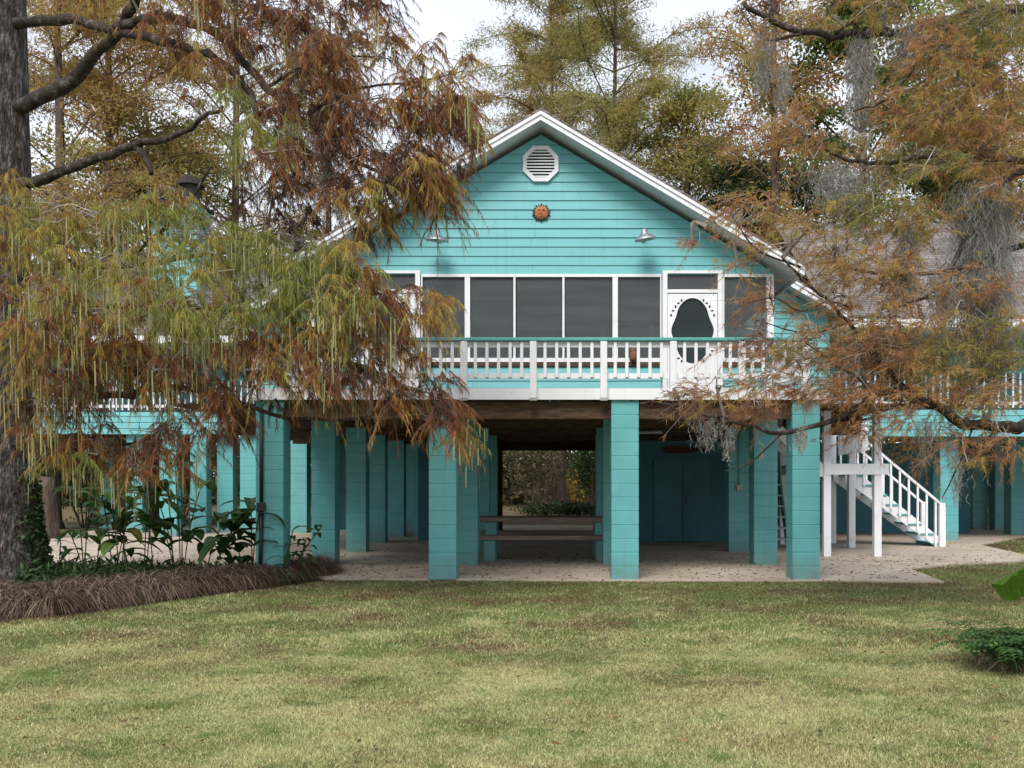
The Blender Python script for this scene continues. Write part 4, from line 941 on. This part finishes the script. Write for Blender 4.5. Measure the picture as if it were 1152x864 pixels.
# trees seen through the open ground floor
bg_tree('cypress_tree', 'stout buttressed brown trunk seen beyond the picnic table', 624, 46, 20, 5, 9, 'bgcyp', 4000, .5, 0, (.06, .22), .62, 'cyp', 'bark_b', 20) if False else None
ct = empty('cypress_tree', ((624-CX)*43/F, 43, 0), 'stout buttressed brown trunk seen beyond the picnic table', 'tree')
x = (624-CX)*43/F; m = MB(); zz = [-.05, .3, .8, 1.6, 2.6, 4, 7, 12]; rr = [.85, .66, .50, .42, .36, .34, .30, .2]
m.tube([(x+.03*z, 43, z) for z in zz], rr, 18, True, .03, .16); m.build('trunk', M['bark_b'], ct, True)
st_ = empty('tree_stump', (P(50, 606, 25)[0], 25, 0), 'broken grey stump left of the planted bed on the far lawn', 'stump')
x = P(50, 606, 25)[0]; m = MB(); m.tube([(x, 25, -.05), (x, 25, .2), (x+.02, 25, .7), (x, 25, 1.2), (x+.04, 25, 1.55)], [.42, .32, .27, .25, .17], 14, True, .09, .1); m.build('trunk', M['bark_b'], st_, True)

def shrub(name, label, px, d, rx, h, mat, n, tone, leaf=(.07, .13), stems=7, z0=0.15, droop=0., cat='shrub', group=None, base=None):
    x = (px-CX)*d/F; o = empty(name, (x, d, 0), label, cat, group); A, B = [], []
    mb = MB(); tips = []
    for k in range(stems):
        a = rng.uniform(0, 2*math.pi); r = rx*rng.uniform(.2, .9); e = np.array([x+r*math.cos(a), d+r*math.sin(a), h*rng.uniform(.6, 1)])
        b = np.array([x+.1*math.cos(a), d+.1*math.sin(a), -.02]); sp = smooth_path([b, (b+e)/2+np.array([0, 0, .15*h])+rng.normal(size=3)*.05, e], 4); mb.tube(sp, np.linspace(.03, .008, len(sp))*min(1, h/1.5), 5, False); tips += sp[3:]
    mb.build('stems', M['bark_b'], o, True)
    tips = np.array(tips); c = tips[rng.integers(0, len(tips), n)]+rng.normal(size=(n, 3))*np.array([.28*rx, .28*rx, .14*h]); c[:, 2] = np.maximum(c[:, 2], z0*rng.uniform(.2, 1, n))
    V = strips(c, rng.normal(size=(n, 3))+np.array([0, 0, -droop]), rng.uniform(.6, 1.3, n)*leaf[1], rng.uniform(.7, 1.3, n)*leaf[0], .4, True)
    quad_mesh('foliage', V, tone+rng.normal(size=n)*.2, M[mat], o); return o
SH = [
 ('shrub', 'twiggy olive shrub left of the brown trunk beyond the picnic table', 596, 41, 1.6, 3.6, 'woods', 2600, .45),
 ('shrub', 'dark green shrub framed by the right edge of the picnic bay', 668, 40, 1.1, 3.6, 'shrub', 3400, .35),
 ('yellow_shrub', 'yellow leaved shrub right of the brown trunk beyond the picnic table', 645, 44, .8, 1.75, 'yellow_leaf', 700, .5),
 ('shrub', 'low dark ivy mound at the foot of the brown trunk', 616, 40.5, 1.2, .45, 'shrub', 1500, .35),
 ('shrub', 'low dark green bush along the bottom right of the picnic bay view', 655, 39.5, 1.3, .5, 'shrub', 1600, .25),
 ('shrub', 'brown thicket beyond the far left lawn', 95, 31, 2.4, 3.0, 'woods', 5200, .3),
 ('shrub', 'dark thicket behind the grey stump', 30, 32, 2.2, 3.2, 'woods', 4600, .1),
 ('shrub', 'brown brush between the left wing columns', 205, 37, 2.4, 2.8, 'woods', 4000, .55),
 ('shrub', 'dull olive brush behind the pipe clad column', 320, 38, 2.2, 2.8, 'woods', 3600, .5),
 ('shrub', 'grey green brush between the row of dark columns', 385, 40, 2, 3, 'woods', 3200, .35),
 ('shrub', 'brown brush beyond the staircase posts', 948, 38, 1.8, 2.8, 'woods', 2600, .55),
 ('shrub', 'russet brush between the far right columns', 1115, 40, 2.2, 3, 'woods', 3400, .7),
]
for s in SH: shrub(*s)
# far woods as one mass
n = 230000
ang = rng.uniform(-.95, .95, n); dd_ = rng.uniform(52, 74, n); X = np.tan(ang)*dd_*.95
cl = rng.integers(0, 900, n); ccx = rng.uniform(-85, 85, 900); ccy = rng.uniform(52, 76, 900); ccz = rng.uniform(0, 1, 900)**1.7*11+.5; cr_ = rng.uniform(1.2, 2.9, 900); ctn = rng.normal(size=900)*.2+.45
C = np.stack([ccx[cl], ccy[cl], ccz[cl]], 1)+rng.normal(size=(n, 3))*cr_[cl][:, None]*.62; C[:, 2] = np.abs(C[:, 2])
V = strips(C, rng.normal(size=(n, 3)), rng.uniform(.3, .65, n), rng.uniform(.14, .3, n), .4, True); T = ctn[cl]+rng.normal(size=n)*.13
nt_ = 90; tx = rng.uniform(-75, 75, nt_); ty = rng.uniform(50, 70, nt_); A = np.stack([tx, ty, np.zeros(nt_)], 1); B = A+np.stack([rng.normal(size=nt_)*.6, np.zeros(nt_), rng.uniform(9, 17, nt_)], 1)
TV = thin_tubes(A, B, rng.uniform(.12, .3, nt_), rng.uniform(.05, .1, nt_))
o = quad_mesh('distant_woods', np.concatenate([V, TV]), np.concatenate([T, np.full(len(TV), .05)]), M['woods']); tag(o, 'brown and olive autumn woodland far behind the house', 'woods', None, 'stuff')

# ------------------------------------------------------------------ planting bed
hp = [G(-60, 695), G(0, 692), G(70, 687), G(150, 677), G(230, 666), G(300, 656), G(355, 648)]
hpath = np.array(smooth_path([(x, y, 0) for x, y in hp], 10)); V = []; T = []
for i in range(0, len(hpath)):
    for row in (0, 1, 2):
        c = hpath[i]+np.array([rng.normal()*.10-row*.06, .03+row*.30+rng.normal()*.08, 0]); nb = 210
        a = rng.uniform(0, 2*math.pi, nb); L = rng.uniform(.3, .68, nb)*(1+.1*row)*(.85+.3*math.sin(i*1.1+row)**2); out_ = np.stack([np.cos(a), np.sin(a), np.zeros(nb)], 1); up0 = rng.uniform(.8, 1.6, nb)
        p = c+out_*.05*rng.uniform(0, 1, nb)[:, None]; dv = unit(out_*rng.uniform(.25, .75, nb)[:, None]+np.array([0, 0, 1.])*up0[:, None]); wv = rng.uniform(.005, .009, nb)
        sd_ = np.stack([-np.sin(a), np.cos(a), np.zeros(nb)], 1); tn = np.clip(rng.normal(size=nb)*.22+.42+(.25 if rng.random() < .08 else 0), 0, .88)+(rng.random(nb) < .05)*.3
        for k in range(5):
            q = p+dv*(L/5)[:, None]; q[:, 2] = np.maximum(q[:, 2], .012); w0 = wv*(1-.16*k); w1 = wv*(1-.16*(k+1))
            V.append(np.stack([p-sd_*w0[:, None], p+sd_*w0[:, None], q+sd_*w1[:, None], q-sd_*w1[:, None]], 1)); T.append(tn)
            p = q; dv = unit(dv+np.array([0, 0, -.62])+out_*.12)
o = quad_mesh('border_grass', np.concatenate(V), np.concatenate(T), M['liriope']); tag(o, 'dry brown border grass edging the planted bed', 'border grass', None, 'stuff')

def leaf_blade(base, direc, L, W, curl, segs=6, fold=.25):
    """broad leaf surface: (quads) curving down, two halves with a fold"""
    d = unit(np.array(direc, float)); s = unit(np.cross(d, [0, 0, 1.])); q = []; p = np.array(base, float); prev = None
    for k in range(segs+1):
        t = k/segs; wv = W*.5*math.sin(math.pi*min(1, t*.92+.06))**.8*(1-.25*t) ; nrm = np.cross(s, d)
        cur = (p-s*wv+nrm*wv*fold, p.copy(), p+s*wv+nrm*wv*fold)
        if prev is not None: q.append([prev[0], prev[1], cur[1], cur[0]]); q.append([prev[1], prev[2], cur[2], cur[1]])
        prev = cur; p = p+d*L/segs; d = unit(d+np.array([0, 0, -curl/segs]))
    return q
def leafy_plant(px, d, h, ns, label, lean=(0, 0), tn=.4, LL=.58, WW=.24):
    x = (px-CX)*d/F; o = empty('leafy_plant', (x, d, 0), label, 'plant', 'broad leaved plants in the bed'); LQ, LT, SQ = [], [], []
    for k in range(ns):
        b = np.array([x+rng.normal()*.14, d+rng.normal()*.12, 0]); hh = h*1.45*rng.uniform(.6, 1.05); ln = np.array([rng.normal()*.16+lean[0], rng.normal()*.12, 0])*hh
        tip = b+np.array([0, 0, hh])+ln; sp = np.array(smooth_path([b, (b+tip)/2-ln*.15, tip], 5)); SQ.append(thin_tubes(sp[:-1], sp[1:], np.full(len(sp)-1, .011), np.full(len(sp)-1, .010)))
        nl = rng.integers(4, 8); side = rng.uniform(0, 6.28)
        for j in range(nl):
            f = .3+.7*(j+1)/nl; p = sp[min(int(f*(len(sp)-1)), len(sp)-1)]; a = side+math.pi*(j % 2)+rng.normal()*.5
            el_ = rng.uniform(.25, .9); dr = np.array([math.cos(a), math.sin(a)*.8, el_]); L = LL*rng.uniform(.65, 1.15)
            q = leaf_blade(p, dr, L, WW*rng.uniform(.75, 1.2), rng.uniform(.9, 2.4)); LQ += q; LT += [tn+rng.normal()*.18]*len(q)
    quad_mesh('leaves', np.array(LQ), np.array(LT), M['big_leaf'], o); S = np.concatenate(SQ); quad_mesh('stems', S, np.full(len(S), .5), M['stem'], o)
for a in [
 (97, 16.2, 1.05, 2, 'sparse two stemmed leafy plant nearest the ivied trunk'), (128, 16.0, .85, 3, 'low leafy plant beside the sparse two stemmed one', (0, 0), .55),
 (150, 15.7, 1.15, 4, 'dense leafy plant before the first pale wing column'), (176, 15.6, 1.25, 5, 'tallest dense leafy plant in the middle of the bed'), (212, 15.5, 1.2, 4, 'dense leafy plant with a yellowing leaf right of the tallest', (0, 0), .62),
 (240, 15.3, .85, 3, 'leafy plant leaning toward the piped column', (.4, 0)), (283, 15.1, .85, 4, 'dark leafy plant at the foot of the piped column', (.1, 0), .25), (318, 15.1, .62, 4, 'short leafy plant where the border ends at the patio', (.15, 0), .4, .34, .1),
 (70, 15.6, .55, 3, 'short leafy plant rising from ferns beside the trunk', (0, 0), .5, .3, .1),
]: leafy_plant(*a)
# ivy on the trunk
n = 3000; t = rng.uniform(0, 1, n); z = 1.7*t**1.2; a = rng.normal(size=n)*.42+.22; r = np.interp(z, [0, .25, .7, 1.3, 2], [.72, .61, .53, .48, .45])+rng.uniform(.0, .07, n)*(1.4-t)
keep = (rng.random(n) < (1.05-t*.75)) & (np.abs(a-.22) < 1.0); B = np.stack([-8.05+r*np.cos(a), 14.7+r*np.sin(a), z], 1)[keep]; n = len(B)
o = quad_mesh('ivy_vine', strips(B, rng.normal(size=(n, 3))+np.array([.3, -.3, -.5]), rng.uniform(.04, .08, n), rng.uniform(.03, .055, n), .4, True), rng.normal(size=n)*.2+.35, M['shrub'], None, False, (-7.6, 14.5, 0))
tag(o, 'dark ivy climbing the foot of the big cypress trunk', 'ivy')
n = 5000; px_ = rng.uniform(20, 345, n); dd_ = rng.uniform(14.2, 16.4, n)-np.maximum(0, (120-px_))*.006; keep = rng.random(n) < np.interp(px_, [20, 150, 345], [1, .7, .35]); px_, dd_ = px_[keep], dd_[keep]; n = len(px_)
B = np.stack([(px_-CX)*dd_/F, dd_, rng.uniform(.0, .2, n)*np.interp(px_, [20, 160, 345], [1.2, .9, .6])], 1)
ok = inside(BED, B[:, 0], B[:, 1]); B = B[ok]; n = len(B)
o = quad_mesh('fern_ground_cover', strips(B, rng.normal(size=(n, 3))+np.array([0, -.2, .2]), rng.uniform(.08, .2, n), rng.uniform(.02, .05, n), .3, True), rng.normal(size=n)*.2+.3, M['shrub']); tag(o, 'dark green fern ground cover filling the planted bed', 'ground cover', None, 'stuff')

# elephant ear plant and fern clump at the right
ee = empty('elephant_ear_plant', (4.75, 8.9, 0), 'bright green elephant ear leaf poking in from the right frame edge', 'plant')
def heart_leaf(c, ax, sd, W, L, cup):
    """heart shaped ribbed leaf: tip along ax, width along sd"""
    ax, sd = unit(np.array(ax, float)), unit(np.array(sd, float)); nr = np.cross(sd, ax); Q = []; N1, N2 = 22, 10
    def pt(u, v):   # u along the leaf (-.35..1), v across (-1..1)
        wv = W*.5*max(0., (1-((u-.2)/.82)**2))**.62 if u > .2 else W*.5*max(.0, 1-((.2-u)/.56)**2.6)**.5
        rib = .012*math.sin(u*42+abs(v)*5); ed = 1+.05*math.sin(u*30)
        return c+ax*(u*L - abs(v)*.10*L)+sd*(v*wv*ed)+nr*(cup*(v*v)*W*.3-cup*u*u*L*.35+rib*abs(v))
    us = np.linspace(-.34, 1.0, N1); vv = np.linspace(-1, 1, N2)
    for i in range(N1-1):
        for j in range(N2-1): Q.append([pt(us[i], vv[j]), pt(us[i], vv[j+1]), pt(us[i+1], vv[j+1]), pt(us[i+1], vv[j])])
    return Q
Q = heart_leaf(P(1150, 652, 8.8)+np.array([.05, 0, .06]), (-.80, -.45, -.30), (.15, -.55, .8), .46, .42, .5); Qb = heart_leaf(np.array([5.15, 9.1, .8]), (.6, -.4, -.4), (.3, .8, -.2), .5, .55, .5)
quad_mesh('leaf', np.array(Q), np.random.default_rng(2).uniform(.2, .7, len(Q)), M['ear_leaf'], ee); quad_mesh('leaf', np.array(Qb), np.full(len(Qb), .5), M['ear_leaf'], ee)
m = MB(); m.tube(smooth_path([(4.75, 8.9, 0), (4.68, 8.9, .45), P(1156, 648, 8.8)], 5), .016, 7); m.tube(smooth_path([(4.8, 8.92, 0), (4.95, 9, .5), (5.15, 9.1, .8)], 5), .016, 7); m.build('stalk', M['big_leaf'], ee, True)
fc = empty('fern_clump', (P(1158, 752, 7.9)[0], 7.9, 0), 'low green fern clump with dry straw beneath at the right lawn edge', 'fern'); c0 = np.array([P(1158, 752, 7.9)[0], 7.95, 0]); Q = []; T = []
for k in range(120):
    a = rng.uniform(0, 6.28); b = c0+np.array([rng.normal()*.16, rng.normal()*.14, rng.uniform(.02, .08)]); q = leaf_blade(b, (math.cos(a)*.7, math.sin(a)*.7, rng.uniform(.6, 1.5)), rng.uniform(.25, .5), .012, 1.9, 5); 
    Q += q; T += [.35+rng.normal()*.1]*len(q)
    p = b.copy(); d_ = unit(np.array([math.cos(a)*.7, math.sin(a)*.7, rng.uniform(.9, 1.6)])); 
    for j in range(12):
        p = p+d_*.043; d_ = unit(d_+np.array([0, 0, -.15])); s_ = unit(np.cross(d_, [0, 0, 1.]))
        for sg in (-1, 1):
            qq = leaf_blade(p, s_*sg+d_*.5+np.array([0, 0, -.1]), .10*(1-.05*j), .034, .5, 2); Q += qq; T += [.42+rng.normal()*.15]*len(qq)
quad_mesh('fronds', np.array(Q), np.array(T), M['big_leaf'], fc)
V = []; T = []
for k in range(420):
    a = rng.uniform(0, 6.28); b = c0+np.array([rng.normal()*.2, rng.normal()*.16-.05, rng.uniform(.0, .28)]); V.append(strips(b[None], np.array([[math.cos(a), math.sin(a), -.9]]), rng.uniform(.12, .3, 1), np.array([.006]), .5)); T.append(rng.uniform(.5, .9))
quad_mesh('dry_straw', np.concatenate(V), np.array(T), M['liriope'], fc)

# ------------------------------------------------------------------ lawn blades and fallen leaves
def lawn(n, d0, d1, hmin, hmax, wmin, wmax, pa=-60, pb=1215):
    d = rng.uniform(d0, d1, n); x = (rng.uniform(pa, pb, n)-CX)*d/F
    ok = ~inside(SLAB, x, d) & ~inside(BED, x, d); x, d = x[ok], d[ok]; n = len(x)
    tuft = .75+.5*(np.sin(x*3.1+np.sin(d*2.3)*1.7)*np.sin(d*2.9+x*.7)*.5+.5)
    h = rng.uniform(hmin, hmax, n)*tuft; a = rng.uniform(0, 2*math.pi, n); wd = rng.uniform(wmin, wmax, n)*.5; tilt = np.abs(rng.normal(size=n))*1.0
    S = np.stack([np.cos(a), np.sin(a), np.zeros(n)], 1)*wd[:, None]; b = np.stack([x, d, np.full(n, -.002)], 1); a2 = rng.uniform(0, 2*math.pi, n)
    t = b+np.stack([np.cos(a2)*tilt, np.sin(a2)*tilt, np.ones(n)], 1)*h[:, None]
    return np.stack([b-S, b+S, t], 1)
V = np.concatenate([lawn(480000, 4.6, 9, .010, .026, .0035, .0075), lawn(330000, 9, 16.8, .014, .034, .006, .012), lawn(40000, 16.8, 30, .03, .06, .012, .02)])
o = quad_mesh('grass', V, rng.uniform(0, 1, len(V)), M['blade']); tag(o, 'mown half dormant lawn grass in straw and green', 'grass', None, 'stuff')
n = 4200; d = np.where(rng.random(n) < .5, rng.uniform(14.8, 19.5, n), rng.uniform(5.5, 26, n)); x = (rng.uniform(-50, 1200, n)-CX)*d/F; B = np.stack([x, d, np.where(inside(SLAB, x, d), .036, rng.uniform(.015, .04, n))], 1)
V = strips(B, rng.normal(size=(n, 3))*np.array([1, 1, .08]), rng.uniform(.03, .09, n), rng.uniform(.012, .035, n), .5, True); V[:, :, 2] = np.maximum(V[:, :, 2], .034)
o = quad_mesh('fallen_leaves', V, rng.uniform(0, 1, n), M['dead_leaf']); tag(o, 'brown fallen leaves scattered over lawn and patio', 'leaves', None, 'stuff')
print('objects', len(bpy.data.objects))
